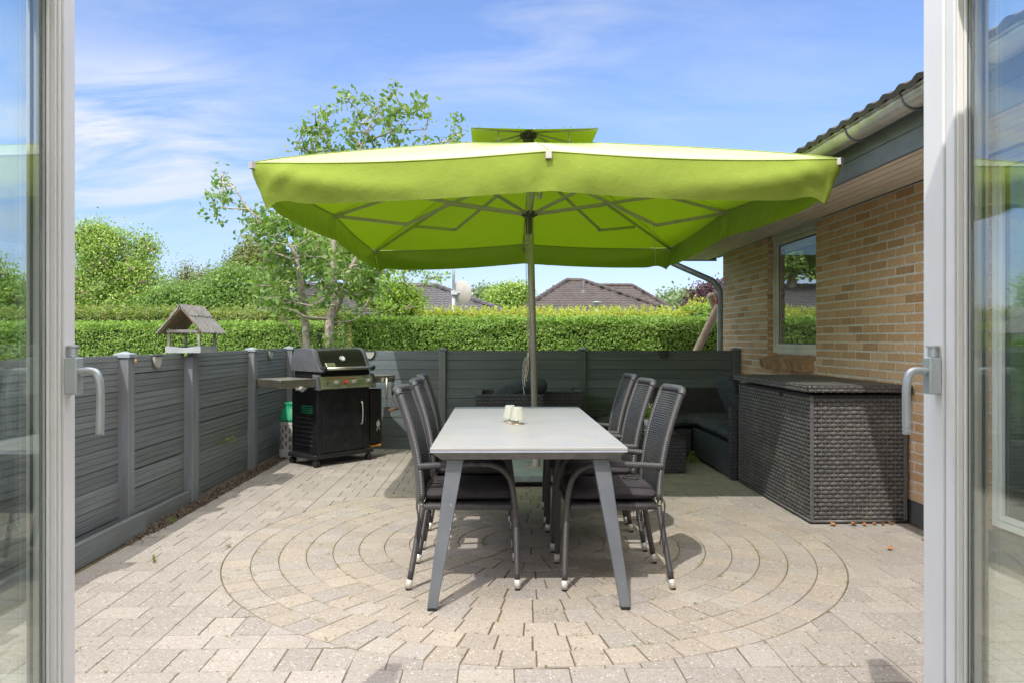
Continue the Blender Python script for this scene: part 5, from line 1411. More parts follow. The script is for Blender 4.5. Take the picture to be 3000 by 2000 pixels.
# bottle screen: curved perforated sheet
mb = MB(); n_ = 18; rows_ = []
for i in range(n_ + 1):
    a = math.pi * (-.5 + i / n_) ; r = .15
    rows_.append([(.70 + .25 * math.cos(a), .20 + r * math.sin(a) , z) for z in (.15, .72)])
mb.grid(rows_); bs = mb.build('bottle_screen', M['plastic_black'], gr_, smooth=True)
mb = MB()
for i in range(1, n_ * 2):
    a = math.pi * (-.5 + i / (n_ * 2))
    for k in range(26):
        z = .18 + k * .02; c = Vector((.70 + .2515 * math.cos(a), .20 + .1515 * math.sin(a), z)); d = Vector((math.cos(a) * .15, math.sin(a) * .25, 0)).normalized(); sdv = Vector((-d.y, d.x, 0))
        mb.poly([c + sdv * .004 + Vector((0, 0, -.004)), c + sdv * .004 + Vector((0, 0, .004)), c - sdv * .004 + Vector((0, 0, .004)), c - sdv * .004 + Vector((0, 0, -.004))])
mb.build('perforation', simple('perforation_rust', (.09, .055, .03), .8), bs, fix=False)
# the white kettle emblem on the screen
a = R(-62); c = Vector((.70 + .255 * math.cos(a), .20 + .155 * math.sin(a), .36)); d = Vector((math.cos(a) * .15, math.sin(a) * .25, 0)).normalized(); sdv = Vector((-d.y, d.x, 0)); d2 = d * .002
E = MB(); E.poly([c + sdv * (.036 * math.cos(t)) + Vector((0, 0, .032 * math.sin(t))) + d2 for t in np.linspace(0, 2 * math.pi, 22)[:-1]])
E.poly([c + sdv * q0 + Vector((0, 0, q1)) + d2 for q0, q1 in ((-.010, .031), (.010, .031), (.010, .042), (-.010, .042))])
for sgn in (-1, 1): E.poly([c + sdv * (sgn * q0) + Vector((0, 0, q1)) + d2 * 1.1 for q0, q1 in ((.010, -.024), (.018, -.022), (.036, -.075), (.027, -.075))])
E.poly([c + sdv * q0 + Vector((0, 0, q1)) + d2 * 1.2 for q0, q1 in ((-.024, -.055), (.024, -.055), (.024, -.048), (-.024, -.048))])
E.build('emblem', M['emblem'], bs, fix=False)
mb = MB(); mb.box((.70, .06, .125), (.86, .30, .140)); mb.build('drip_tray', M['orange'], gr_, bevel=.002)
# tools hanging from the right shelf
def glocal(x, y, z): return Vector((-1.757 + x * math.cos(ga) - y * math.sin(ga), 7.35 + x * math.sin(ga) + y * math.cos(ga), z))
q = glocal(.86, -.03, 0); sp_ = thing('spatula', 'steel barbecue spatula hanging from the right grill shelf', 'utensil', (q.x, q.y, 0), ga)
mb = MB(); mb.tube([(0, 0, .845), (0, 0, .64)], .013, 10); mb.build('handle', M['inox'], sp_, smooth=True)
mb = MB(); mb.tube([(0, 0, .639), (0, 0, .54)], .005, 8); mb.box((-.045, -.0015, .44), (.045, .0015, .54)); mb.build('blade', M['grill_grey'], sp_)
q = glocal(.94, -.03, 0); br_ = thing('grill_brush', 'black handled wire brush hanging beside the spatula on the grill', 'brush', (q.x, q.y, 0), ga)
mb = MB(); mb.tube([(0, 0, .845), (0, 0, .80)], .003, 6); mb.tube([(0, 0, .7995), (0, 0, .66)], .012, 10); mb.build('handle', M['plastic_black'], br_, smooth=True)
mb = MB(); mb.tube(smooth_path([(0, 0, .659), (.003, 0, .62), (-.03, 0, .55), (-.05, 0, .50)]), .003, 6); mb.tube(smooth_path([(0, 0, .659), (.003, 0, .62), (.04, 0, .56), (.07, 0, .51)]), .003, 6)
mb.tube([(-.06, 0, .50), (.08, 0, .51)], .012, 8); mb.build('wire_head', simple('rusty_wire', (.20, .09, .05), .8, .2), br_, smooth=True)

# gas bottle
gb = thing('gas_bottle', 'gas bottle with green top and pale grey jacket beside the grill', 'gas bottle', (-2.175, 8.10, 0))
mb = MB(); mb.lathe([(.0001, .01), (.12, .01), (.138, .05), (.138, .34), (.12, .40), (.05, .44), (.0001, .44)], seg=32); mb.build('cylinder', M['bottle_core'], gb, smooth=True)
mb = MB(); mb.lathe([(.146, .0), (.150, .02), (.150, .085), (.146, .09), (.141, .09), (.141, .0)], seg=36); mb.lathe([(.146, .345), (.149, .35), (.149, .385), (.142, .385), (.142, .345)], seg=36)
nh = 10
for k in range(nh):
    a0 = 2 * math.pi * k / nh
    for lvl in range(3):
        z0 = .092 + lvl * .085
        for sgn in (-1, 1):
            pts = []
            for t in range(7):
                tt = t / 6; w_ = .011 + .016 * (1 - math.sin(math.pi * tt))
                aa = a0 + sgn * (.02 + .26 * tt); pts.append((aa, z0 + .085 * tt, w_))
            for i in range(6):
                (aa, z, w1_), (ab, zb, w2_) = pts[i], pts[i + 1]
                f = lambda A_, Z1: (.1465 * math.cos(A_), .1465 * math.sin(A_), Z1)
                mb.poly([f(aa - w1_ / .14, z), f(aa + w1_ / .14, z), f(ab + w2_ / .14, zb), f(ab - w2_ / .14, zb)])
mb.build('jacket', M['bottle_grey'], gb, fix=False)
mb = MB(); mb.lathe([(.142, .3855), (.151, .386), (.151, .405), (.140, .43), (.118, .505), (.100, .535), (.098, .565), (.103, .575), (.095, .58), (.085, .575), (.09, .53), (.0001, .50)], seg=36); mb.build('collar', M['bottle_green'], gb, smooth=True)
mb = MB(); mb.tube([(0, 0, .50), (0, 0, .56)], .02, 12); mb.build('valve', M['lamp_metal'], gb)

# ------------------------------------------------------------------ bird table on the fence
bt_ = thing('bird_table', 'weathered wooden bird table with a pitched roof on the left fence post', 'bird table', (-2.375, 5.88, 1.13))
def pl(x, y, z): return (x + 2.41, y - 5.88, z - 1.13)
x0, x1, y0, y1 = -2.535, -2.272, 5.72, 6.07
mb = MB(); mb.box(pl(x0 + .012, y0 + .012, 1.151), pl(x1 - .012, y1 - .012, 1.160)); mb.build('tray_floor', M['wood_in'], bt_)
for k_, (a, b) in enumerate((((x0, y0, 1.150), (x1, y0 + .011, 1.198)), ((x0, y1 - .011, 1.150), (x1, y1, 1.198)), ((x0, y0 + .0115, 1.150), (x0 + .011, y1 - .0115, 1.198)), ((x1 - .011, y0 + .0115, 1.150), (x1, y1 - .0115, 1.198)))):
    mb = MB()
    if k_ == 0:      # wavy front edge
        up = [(x0 + (x1 - x0) * t, 1.198 - .007 * math.sin(math.pi * t) + .003 * math.sin(9 * t)) for t in np.linspace(1, 0, 16)]
        mb.prism([(x0, 1.150), (x1, 1.150)] + up, .011, lambda u, v, w_: pl(u, y0 + w_, v))
    else: mb.box(pl(*a), pl(*b))
    mb.build('tray_side', M['tray_grey'], bt_)
for (x, y) in ((x0 + .018, y0 + .02), (x1 - .018, y0 + .02), (x0 + .018, y1 - .02), (x1 - .018, y1 - .02)):
    mb = MB(); mb.box(pl(x - .009, y - .009, 1.161), pl(x + .009, y + .009, 1.335)); mb.build('upright', M['weathered'], bt_, bevel=.002)
xc = (x0 + x1) / 2
mb = MB(); mb.box(pl(x0 + .005, y0 + .002, 1.300), pl(x1 - .005, y0 + .014, 1.322)); mb.box(pl(x0 + .005, y1 - .014, 1.300), pl(x1 - .005, y1 - .002, 1.322)); mb.build('tie_beam', M['weathered'], bt_)
ez, az = 1.288, 1.478; hw = .165; ry0, ry1 = 5.665, 6.135
def roofbox(mb, sgn, ya, yb, t0, t1, th0, th1):
    # a strip of one roof slope; t from apex (0) to eave (1)
    d = Vector((sgn * hw, 0, ez - az)); nn = Vector((az - ez, 0, sgn * hw)).normalized() * sgn if sgn > 0 else Vector((-(az - ez), 0, hw)).normalized()
    ap = Vector((xc, 0, az)); P_ = []
    for yy in (ya, yb):
        for t in (t0, t1):
            for h in (th0, th1): p = ap + d * t + nn * h; P_.append(pl(p.x, yy, p.z))
    I = [mb.vert(p) for p in P_]
    for f in ((0, 1, 3, 2), (4, 6, 7, 5), (0, 4, 5, 1), (2, 3, 7, 6), (1, 5, 7, 3), (0, 2, 6, 4)): mb.face([I[i] for i in f], [(0, 0)] * 4)
for sgn in (-1, 1):
    mb = MB(); roofbox(mb, sgn, ry0 + .01, ry1 - .01, .03, .98, 0, .008); rs = mb.build('roof_board', M['wood_in'], bt_)
    mb = MB(); ns = 22
    for k in range(ns):
        ya = ry0 + (ry1 - ry0) * k / ns; yb = ry0 + (ry1 - ry0) * (k + .93) / ns; e = random.uniform(0, .012)
        roofbox(mb, sgn, ya, yb, .0 if sgn > 0 else .04, 1.0 + random.uniform(-.02, .02), .0085 + e * .3, .0155 + e * .4)
        if k % 2 == 0: roofbox(mb, sgn, ya, yb + .004, -.10, .34 + random.uniform(-.02, .02), .0175, .0255)
    mb.build('roof_slats', M['weathered'], rs)

# snails
def snail(label, loc, s=.014, rz=0):
    mb = MB(); pts = []; rr = []
    for i in range(26):
        a = i * .55; r = s * .62 * math.exp(-i * .055); pts.append((0 + s * .25 * (i / 26), r * math.cos(a), s + r * math.sin(a))); rr.append(s * .55 * math.exp(-i * .055))
    mb.tube(pts, rr, 8); o = mb.build('snail', M['snail'], None, smooth=True); o.location = loc; o.rotation_euler = (0, 0, rz); tag(o, label, 'snail', 'snail shells stuck on the fence')
snail('small brown snail shell stuck high on the left fence post', (-2.315, 4.86, 1.095), .016)
snail('small brown snail shell on the bird table tray', (-2.262, 5.99, 1.160), .012)

# half-round solar lamps
def fence_lamp(label, loc, rz, mat='frost'):
    t = thing('fence_lamp', label, 'lamp', loc, rz, 'half-round solar lamps on the fences')
    mb = MB(); prof = [(.055 * math.cos(a), .085 * math.sin(a)) for a in np.linspace(math.pi, 2 * math.pi, 15)]
    mb.prism(prof, .022, lambda u, v, w_: (u, -w_, v)); mb.build('lens', M[mat], t, bevel=.006)
    mb = MB(); mb.box((-.06, -.030, .001), (.06, 0, .010)); mb.build('housing', M['solar'], t, bevel=.002)
fence_lamp('half-round solar lamp on the left fence, left of the bird table', (-2.388, 5.31, 1.135), R(90)); fence_lamp('half-round solar lamp on the left fence beside the corner post', (-2.388, 7.95, 1.132), R(90))
fence_lamp('half-round solar lamp on the far fence just right of the grill lid', (at(1084, 1040, 8.63).x, 8.632, 1.115), 0); fence_lamp('dark half-round solar lamp on the far fence near the brick wall', (at(1943, 1040, 8.63).x, 8.632, 1.115), 0, 'solar')

# dry leaves by the storage box, weeds
for i, (x, y, lb) in enumerate(((2.26, 5.00, 'leftmost curled brown leaf under the storage box'), (2.40, 4.99, 'curled brown leaf below the middle of the storage box'), (2.47, 4.99, 'flat pale brown leaf beside others at the storage box'), (2.55, 5.01, 'tall curled orange leaf against the storage box'), (2.60, 5.00, 'crumpled orange brown leaf right of the middle at the storage box'), (2.66, 5.01, 'rightmost brown leaf at the foot of the storage box'), (2.34, 4.42, 'single small brown leaf lying out on the paving'), (2.66, 4.62, 'reddish twig-like dry leaf close to the brick wall'))):
    mb = MB(); rows_ = []; s = .022
    for a in range(5):
        u = -1 + a / 2; wv = max(.08, (1 - u * u)) * .7; rows_.append([(s * u, s * wv * v, .004 + s * .45 * (v * v) + s * .3 * u * u) for v in (-1, -.4, .4, 1)])
    mb.grid(rows_); o = mb.build('dry_leaf', M['dry_leaf'], None, smooth=True, fix=False); o.location = (x, y, .002); o.rotation_euler = (random.uniform(-.3, .3), random.uniform(-.3, .3), random.uniform(0, 6)); sc_ = random.uniform(.8, 1.5); o.scale = (sc_, sc_, sc_); tag(o, lb, 'leaf', 'dry leaves near the storage box')
def weed(label, loc, n_, s, up=(0, 0, 1), leaf=.03):
    P = []; up = Vector(up)
    for k in range(n_):
        d = (up + Vector((random.gauss(0, .5), random.gauss(0, .5), random.gauss(0, .3)))).normalized()
        for t in np.linspace(.2, 1, 5): P.append(tuple(d * s * t))
    P = np.array(P); o = leaves_mesh('weed', P, rng.normal(size=P.shape), leaf, M['leaf_weed'], None, .35); o.location = loc; tag(o, label, 'weed', 'small weeds on the patio')
weed('small green weed poking out between boards of the left fence', (-2.385, 6.62, .36), 6, .11, (.9, .1, .25), .035)
weed('bushy green weed at the foot of the lounge sofa', (1.97, 7.55, .01), 9, .11, (0, 0, 1), .04)
weed('tiny green weed between pavers near the left kickboard', (-1.92, 4.25, .0), 5, .04, (0, 0, 1), .018)
weed('green weed at the foot of the left fence by the second post', (-2.20, 5.15, .0), 7, .05, (0, 0, 1), .02)
weed('small weed in the paving joint left of the ring pattern', (-1.60, 4.55, .0), 4, .03, (0, 0, 1), .016)

# ------------------------------------------------------------------ beyond the fence
hedge('dense clipped green hedge behind the far fence', -2.22, 4.4, 10.9, 12.2, 1.545, M['leaf_hedge'], .040, 6000, rag=.032, shoots=2400, shoot_len=.10)
hedge('clipped green hedge behind the bird table on the left', -10.5, -2.75, 11.5, 12.7, 1.49, M['leaf_hedge'], .038, 5200, rag=.032, shoots=2100, shoot_len=.09)
hedge('yellow tipped hedge with long fresh shoots behind the clipped hedge', -2.0, 4.2, 13.2, 14.2, 1.695, M['leaf_shoots'], .050, 2600, rag=.05, shoots=1300, shoot_len=.20, shoot_mat=M['leaf_shoots'])
hedge('loose green beech hedge behind the left hedge', -13, -2.9, 14.2, 15.2, 1.76, M['leaf_beech'], .05, 2600, rag=.05, shoots=1500, shoot_len=.20)
hedge('tall bushy hedge with yellow tips beside the swing frame', 3.35, 6.5, 12.6, 13.8, 1.80, M['leaf_hedge'], .055, 1900, rag=.06, shoots=500, shoot_len=.26, shoot_mat=M['leaf_shoots'])

# swing frame
def spt(px, py, Y): return at(px, py, Y)
sw = thing('swing_frame', 'wooden log swing frame with a rope hanging from it behind the fence', 'swing', (3.0, 10.2, 0)); SO = Vector((3.0, 10.2, 0))
mb = MB(); a = spt(2113, 880, 10.0); b = spt(2040, 1030, 9.9); d = (b - a).normalized(); b2 = a + d * ((a.z) / -d.z); mb.tube([a - d * .05 - SO, b2 - SO], .050, 12); mb.build('leg', M['log'], sw, smooth=True)
mb = MB(); a = spt(2082, 868, 10.15); b = spt(2112, 950, 10.5); d = (b - a).normalized(); b2 = a + d * ((a.z) / -d.z); mb.tube([a - d * .02 - SO, b2 - SO], .048, 12); mb.build('leg', M['log'], sw, smooth=True)
mb = MB(); a = spt(2090, 868, 10.1); mb.tube([a - SO, a + Vector((2.6, .9, .1)) - SO], .060, 12); mb.build('beam', M['log'], sw, smooth=True)
mb = MB(); a = spt(2103, 885, 9.9); mb.tube([a - SO, (a.x - SO.x, a.y - SO.y, .5)], .010, 8); rp = mb.build('rope', M['rope'], sw, smooth=True)
mb = MB(); mb.box(Vector((a.x - .03, a.y - .03, a.z - .03)) - SO, Vector((a.x + .03, a.y + .03, a.z + .05)) - SO); mb.build('red_knot', M['red'], rp, bevel=.01)
mb = MB(); q = spt(2105, 1022, 9.9); mb.tube([q - SO, q + Vector((0, 0, .05)) - SO], .016, 8); mb.build('rope_end', M['white'], rp)

# mast with satellite dish
MD = 19.0
m0 = at(1329, 900, MD); ms = thing('antenna_mast', 'galvanised mast with a lichen spotted white satellite dish behind the hedge', 'mast', (m0.x, MD, 0))
def ml(px, py, dy=0): p = at(px, py, MD + dy); return Vector((p.x - m0.x, dy, p.z))
mb = MB(); mb.tube([(0, 0, 0), (0, 0, ml(1329, 870).z)], .046, 14); mb.tube([(0, 0, ml(1329, 870).z + .001), (0, 0, ml(1334, 700).z)], .036, 14); mb.build('pole', M['galv'], ms, smooth=True)
mb = MB(); zd = ml(0, 857).z; c = Vector((.17, -.10, zd)); rot = Matrix.Rotation(R(8), 4, 'Z') @ Matrix.Rotation(R(-12), 4, 'Y')
axis = Vector((.58, .80, .16)).normalized(); uu = axis.cross(Vector((0, 0, 1))).normalized(); vv = uu.cross(axis)
for th_, flip in ((0, 1), (.012, -1)):
    rr_ = []
    for i in range(7):
        rho = i / 6; rr_.append([c + uu * (.30 * rho * math.cos(t)) + vv * (.30 * rho * math.sin(t)) + axis * (.07 * rho * rho + th_) for t in np.linspace(0, 2 * math.pi, 33)])
    mb.grid(rr_)
mb.build('dish', M['dish'], ms, smooth=True)
mb = MB(); mb.box((-.06, -.10, zd - .05), (.10, -.02, zd + .05)); mb.tube([c, (0, -.03, zd)], .02, 8); mb.build('dish_bracket', M['galv'], ms)
mb = MB(); mb.tube([c + vv * -.26 + axis * .06, c + axis * .42 + vv * -.12], .012, 8); mb.tube([c + axis * .40 + vv * -.12, c + axis * .50 + vv * -.08], .035, 10); mb.build('receiver_arm', M['galv'], ms)

def ridge_caps(mb, a, b, r=.11, step=.35):
    a, b = Vector(a), Vector(b); n_ = max(1, int((b - a).length / step))
    for i in range(n_):
        p = a.lerp(b, i / n_); q = a.lerp(b, (i + 1.06) / n_); mb.tube([p, q], [r, r * .85], 8)
def hip_house(name_label, x0, x1, y0, y1, ze, zr, rx0, rx1, mat, wall, back=True, group=None, pu=.30):
    """hipped roof: front eave y0, ridge at mid depth from rx0 to rx1"""
    t = thing('house', name_label, 'house', ((x0 + x1) / 2, (y0 + y1) / 2, 0), 0, group); O = Vector(((x0 + x1) / 2, (y0 + y1) / 2, 0))
    ym = (y0 + y1) / 2; mb = MB()
    mb.box(Vector((x0 + .5, y0 + .5, 0)) - O, Vector((x1 - .5, y1 - .5, ze)) - O); mb.build('wall', wall, t)
    mb = MB()
    def plane(A, B, C, D):   # eave A->B, ridge D->C
        A, B, C, D = map(Vector, (A, B, C, D)); U = (B - A).normalized(); Lb = (B - A).length; H = D - A; V = (H - U * H.dot(U)); hv = V.length; V.normalize()
        d0 = (D - A).dot(U); d1 = (C - A).dot(U)
        def ins(u, v):
            k = v / hv
            return 0 <= k <= 1.0 and d0 * k - .1 <= u <= Lb + (d1 - Lb) * k + .1
        tiled(mb, A - O, U, V, int(Lb / pu) + 1, int(hv / .345) + 1, ins, pu=pu, cols=4)
        q = [p - O - U.cross(V) * (.02 if U.cross(V).z > 0 else -.02) for p in (A, B, C, D)]
        mb.poly(q)
    R0, R1 = (rx0, ym, zr), (rx1, ym, zr)
    E = [(x0, y0, ze), (x1, y0, ze), (x1, y1, ze), (x0, y1, ze)]
    plane(E[0], E[1], R1, R0); plane(E[2], E[3], R0, R1)
    plane(E[1], E[2], R1, R1); plane(E[3], E[0], R0, R0)
    rf = mb.build('roof', mat, t, fix=False)
    mb = MB()
    for a, b in ((E[0], R0), (E[1], R1), (E[2], R1), (E[3], R0), (R0, R1)): ridge_caps(mb, Vector(a) - O + Vector((0, 0, .03)), Vector(b) - O + Vector((0, 0, .03)))
    mb.build('ridge_caps', mat, rf, smooth=False)
    return t, O, rf
# slate grey house, left
A_ = at(1497, 915, 24); R1_ = at(1275, 842, 28); R0_ = at(905, 842, 28)
hip_house('house with a dark slate-grey hipped roof behind the apple tree', at(705, 916, 24).x, at(1500, 914, 24).x, 24, 32, 2.02, at(1275, 840, 28).z, R0_.x, R1_.x, M['tile_grey'], M['wall_brown'])
# brown tiled house, right
ap = at(1690, 824, 33)
t_, O_h, rf_ = hip_house('house with a brown hipped tile roof and a thin vent pipe behind the hedge', at(1500, 912, 28).x, at(2000, 912, 28).x + .2, 28, 38, 2.1, ap.z, at(1660, 824, 33).x, at(1705, 824, 33).x, M['tile_brown'], M['wall_brown'])
vp = at(1709, 862, 31.2); mb = MB(); mb.tube([Vector((vp.x, vp.y, vp.z - .25)) - O_h, Vector((vp.x, vp.y, at(1709, 822, 31.2).z)) - O_h], .085, 12); mb.lathe([(.22, 0), (.20, .06), (.10, .25), (.088, .26)], c=Vector((vp.x, vp.y, vp.z - .05)) - O_h, seg=16); mb.build('vent_pipe', M['tile_grey'], rf_, smooth=True)
r2 = at(1852, 846, 40); r1 = at(1740, 838, 40)
hip_house('second brown hipped roof rising just behind the first one', at(1560, 915, 36).x, at(2010, 915, 36).x, 36.5, 43.5, 2.4, r1.z, r1.x - 1, r2.x, M['tile_brown'], M['wall_brown'])
hip_house('cream house with an orange-red roof behind the left trees', at(150, 900, 46).x, at(520, 900, 46).x, 46, 56, 2.9, 4.6, at(230, 850, 51).x, at(455, 850, 51).x, M['tile_red'], M['wall_cream'])
hip_house('orange-red roofed house glimpsed between the dark trees', at(590, 900, 50).x, at(760, 900, 50).x, 50, 58, 2.3, 3.7, at(630, 880, 54).x, at(710, 880, 54).x, M['tile_red'], M['wall_cream'])
hip_house('low orange-red roof glimpsed between the two dark roofs', at(1440, 905, 60).x, at(1540, 905, 60).x, 60, 66, 2.6, 3.72, at(1465, 900, 63).x, at(1520, 900, 63).x, M['tile_red'], M['wall_cream'])
# small street lamp
lp_ = at(1748, 900, 20); sl_ = thing('street_lamp', 'small grey street lamp with a flat round head above the hedge', 'street lamp', (lp_.x, 20, 0))
z1 = at(1748, 886, 20).z; mb = MB(); mb.tube([(0, 0, 0), (0, 0, z1 - .12)], .03, 12); mb.build('post', M['galv'], sl_, smooth=True)
mb = MB(); mb.lathe([(.05, z1 - .119), (.06, z1 - .02), (.12, z1 - .01), (.125, z1 + .01), (.04, z1 + .02), (.0001, z1 + .022)], seg=20); mb.build('head', M['galv'], sl_, smooth=True)

# ------------------------------------------------------------------ trees
# apple tree close behind the fence: limbs follow the real tree, twigs grown to the leaf clusters
def A3(px, py, d=0): return at(px, py, 10.2 + d)
ab = A3(968, 1256); ab.z = 0
ap_t = thing('apple_tree', 'old apple tree with lichen-grey trunks and sparse leafy shoots behind the grill', 'tree', (ab.x, 10.2, 0))
nodes = [ab.copy()]; parents = [-1]
def limb(start, pts, n_=3):
    path = smooth_path([nodes[start]] + pts, n_); prev = start; ids = []
    for p in path[1:]: nodes.append(p + Vector((random.gauss(0, .008), random.gauss(0, .02), random.gauss(0, .008)))); parents.append(prev); prev = len(nodes) - 1; ids.append(prev)
    return ids
t1 = limb(0, [A3(970, 1100), A3(967, 1010), A3(965, 944), A3(974, 908)])
sA = limb(t1[-1], [A3(977, 832), A3(974, 760, .05), A3(978, 700, .05), A3(990, 600, .1), A3(1020, 510, .1), A3(1060, 430, .1), A3(1080, 360, .1)])
sA2 = limb(sA[8], [A3(940, 600, .2), A3(935, 500, .2), A3(930, 420, .2), A3(925, 370, .2)])
sB = limb(t1[-2], [A3(985, 905), A3(1007, 845, -.1), A3(1045, 745, -.2), A3(1090, 640, -.1), A3(1140, 540, 0), A3(1200, 470, .1), A3(1290, 440, .2)])
bl = limb(t1[-3], [A3(950, 936, -.1), A3(890, 925, -.2), A3(852, 908, -.3), A3(800, 890, -.3)])
brr = limb(t1[-3], [A3(985, 944, .1), A3(1040, 934, .2), A3(1070, 900, .2), A3(1100, 840, .3)])
t2 = limb(0, [A3(920, 1130, .1), A3(898, 1020, .1), A3(894, 952, .1), A3(888, 898, .1), A3(880, 802, 0), A3(871, 753, 0)])
l2 = limb(t2[-1], [A3(830, 700, -.1), A3(780, 665, -.2), A3(740, 625, -.3), A3(700, 575, -.3), A3(668, 530, -.3)])
l3 = limb(t2[-1], [A3(862, 690, .1), A3(850, 600, .2), A3(880, 500, .3), A3(900, 440, .3)])
l4 = limb(t2[-4], [A3(850, 760, -.2), A3(790, 740, -.3), A3(760, 760, -.3)])
l5 = limb(t2[2], [A3(875, 990, -.1), A3(850, 955, -.2), A3(826, 930, -.2)])
S1 = [(1215,100),(1240,170),(1200,140),(1385,150),(1400,170),(1610,90),(1620,60),(1570,170),(1560,230),(1870,160),(1880,190),(1690,230),(1730,220),(1810,260),(1930,290),(1890,300),(1790,290),(1320,280),(1450,290),(1500,250),(1540,310),(1600,290),(1650,270),(1350,360),(1300,320),(1400,310),(1700,370),(1750,420),(1590,390),(1630,430),(1550,360),(1240,380),(1230,430),(1260,480),(1340,540),(1300,560),(1430,500),(1460,570),(1400,440),(1560,450),(1600,500),(1650,530),(1200,420),(950,270),(1060,270),(1060,300),(860,400),(820,440),(900,390),(930,430),(1040,400),(1070,430),(960,470),(1000,470),(790,560),(860,560),(920,560),(980,530),(1060,550),(1100,580),(900,610),(960,610),(1170,600),(1880,520),(1930,540),(2060,520),(2130,510),(2180,500),(2150,330),(2190,430),(2150,360),
 (150,800),(140,850),(160,900),(200,940),(80,980),(70,1000),(150,970),(230,1030),(110,1080),(100,1170),(370,1110),(420,1120),(500,1100),(600,1130),(350,1200),(400,1190),(500,1190),(560,1250),(600,1240),(700,1250),(740,1290),(850,1280),(330,1340),(450,1300),(520,1320),(640,1330),(560,1160),(470,1240)]
att = [A3(600 + a / 2.94, 240 + b / 2.94, random.uniform(-.5, .5)) for a, b in S1]
for (cx_, cy_, rx_, ry_, n_) in ((850, 760, 95, 70, 46), (960, 800, 110, 70, 30), (1080, 800, 70, 60, 30), (790, 860, 60, 50, 18), (860, 890, 60, 25, 12), (1000, 880, 70, 40, 12), (975, 1000, 25, 18, 6), (900, 650, 160, 60, 24), (1050, 640, 100, 80, 16), (820, 690, 80, 50, 14), (1000, 520, 110, 70, 14)):
    for _ in range(n_):
        a = random.uniform(0, 6.28); r = math.sqrt(random.random()); att.append(A3(cx_ + rx_ * r * math.cos(a), cy_ + ry_ * r * math.sin(a), random.uniform(-.7, .7)))
att.sort(key=lambda p: min((p - nodes[i]).length for i in range(0, len(nodes), 3)))
GST = .16; grow(nodes, parents, att); GST = .25
wood_mesh(nodes, parents, .0036, .088, 'trunk', M['bark_apple'], ap_t, 9, pw=.62, ox=Vector((ab.x, 10.2, 0)))
P, Nn = leaf_cloud([(a, random.uniform(.6, 1.3)) for a in att], 20, .068); P -= np.array((ab.x, 10.2, 0)); Nn = rng.normal(size=P.shape) + np.array([-.2, -.6, .3])
leaves_mesh('crown', P, Nn, .085, M['leaf_apple'], ap_t, .55)

bg_tree('plum_bush', 'bright green upright bush between the apple tree and the satellite dish', 12.8, [(1110, 850, 80, 55), (1180, 865, 48, 45), (1215, 880, 30, 28), (1185, 800, 8, 24), (1250, 815, 8, 26), (1290, 812, 10, 12), (1225, 805, 8, 26), (1150, 900, 100, 24)], 240, 26, .075, .052, M['leaf_bush'], 1180, .06, cat='bush', thin=.006)
bg_tree('broadleaf_tree', 'tall airy light green tree at the left behind the hedge', 32, [(300, 735, 80, 75), (265, 700, 55, 45), (380, 800, 80, 50), (425, 735, 34, 40), (260, 840, 90, 65), (400, 860, 90, 55), (300, 900, 110, 40)], 420, 90, .27, .115, M['leaf_tree'], 284, .32)
bg_tree('thin_tree', 'thin sparse olive tree beside the tall airy tree', 34, [(560, 830, 55, 40), (520, 850, 45, 40), (600, 840, 45, 40), (535, 800, 20, 30), (625, 805, 20, 20)], 130, 42, .26, .10, M['leaf_olive'], 585, .10, cat='tree')
bg_tree('shrub', 'dark green rounded tree in front of the orange roof', 29, [(510, 890, 65, 42), (570, 895, 70, 35), (470, 905, 45, 25)], 190, 170, .28, .12, M['leaf_dark'], 520, .16, cat='tree')
bg_tree('maple_tree', 'dense mid green tree left of the slate-grey roof', 27, [(680, 855, 75, 55), (630, 880, 45, 40), (740, 870, 55, 50), (700, 895, 95, 30)], 260, 160, .26, .12, M['leaf_dark'], 680, .2)
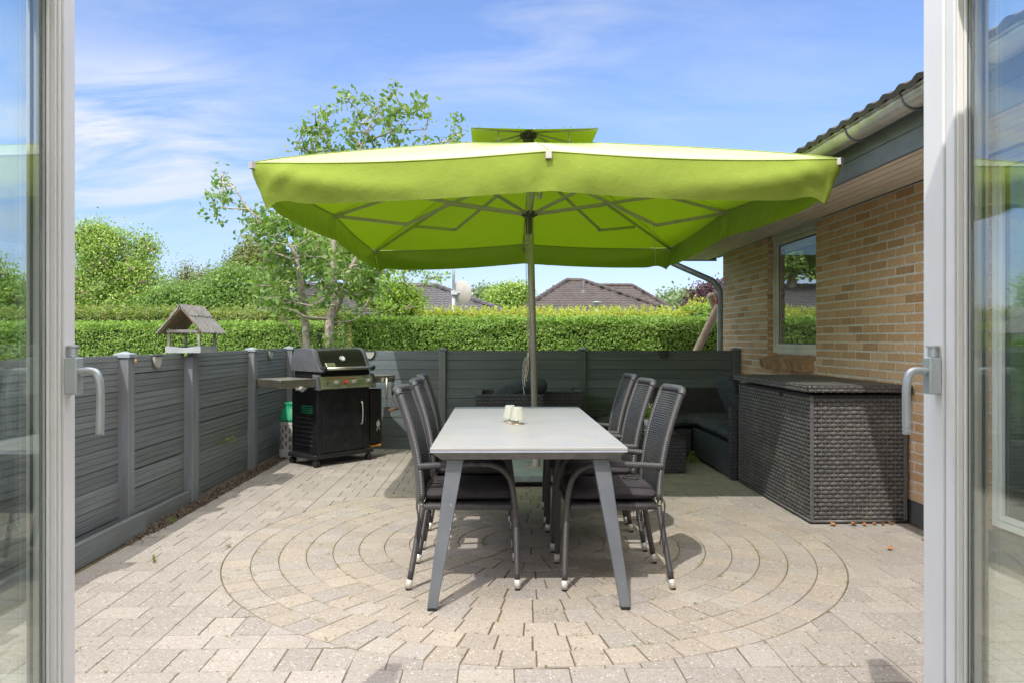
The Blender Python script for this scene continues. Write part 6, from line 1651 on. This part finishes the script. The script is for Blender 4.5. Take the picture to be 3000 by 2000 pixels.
bg_tree('pear_tree', 'taller olive green tree behind the apple tree', 30, [(750, 790, 60, 75), (700, 810, 35, 45), (800, 830, 60, 55), (730, 740, 14, 40), (705, 770, 14, 30)], 260, 70, .24, .11, M['leaf_olive'], 750, .18)
bg_tree('lime_tree', 'round bright green tree between the two dark roofs', 46, [(1500, 872, 30, 24), (1465, 884, 34, 18), (1524, 874, 16, 24), (1480, 902, 44, 12)], 170, 160, .33, .19, M['leaf_tree'], 1490, .3)
bg_tree('far_tree', 'small greyish green tree left of the round bright tree', 55, [(1425, 885, 28, 22), (1405, 892, 18, 16)], 90, 120, .5, .22, M['leaf_blue'], 1425, .3)
bg_tree('far_tree', 'small greyish green tree right of the brown roof', 60, [(1972, 898, 26, 14), (1990, 900, 14, 14), (1958, 903, 14, 9)], 60, 90, .6, .32, M['leaf_blue'], 1975, .3)
bg_tree('far_tree', 'small green tree left of the copper tree', 50, [(2022, 900, 18, 14)], 40, 80, .5, .3, M['leaf_blue'], 2022, .25)
bg_tree('copper_tree', 'dark purple leaved tree behind the swing frame', 31, [(2080, 885, 36, 26), (2105, 880, 36, 34), (2060, 900, 36, 18)], 190, 140, .28, .13, M['leaf_purple'], 2085, .2)
bg_tree('garden_tree', 'tree seen through the left door glass with bare twigs', 20, [(-20, 860, 90, 70), (40, 910, 50, 50), (-100, 820, 110, 110), (60, 850, 20, 35)], 260, 90, .2, .085, M['leaf_tree'], -30, .16)
bg_tree('garden_tree', 'bushy tree beyond the left edge, seen in the door glass reflections', 15, [(-700, 760, 260, 180), (-500, 860, 160, 100)], 220, 60, .25, .13, M['leaf_dark'], -650, .16)
bg_tree('garden_tree', 'large tree far beyond the left fence, seen only as a reflection', 9, [(-2300, 650, 700, 330), (-1500, 800, 400, 200)], 260, 70, .22, .11, M['leaf_dark'], -2000, .16)
bg_tree('maple_tree', 'broad green tree rising behind the parasol canopy', 28, [(1030, 690, 85, 100), (1085, 720, 55, 60), (960, 730, 50, 50)], 240, 110, .36, .19, M['leaf_tree'], 1040, .2)
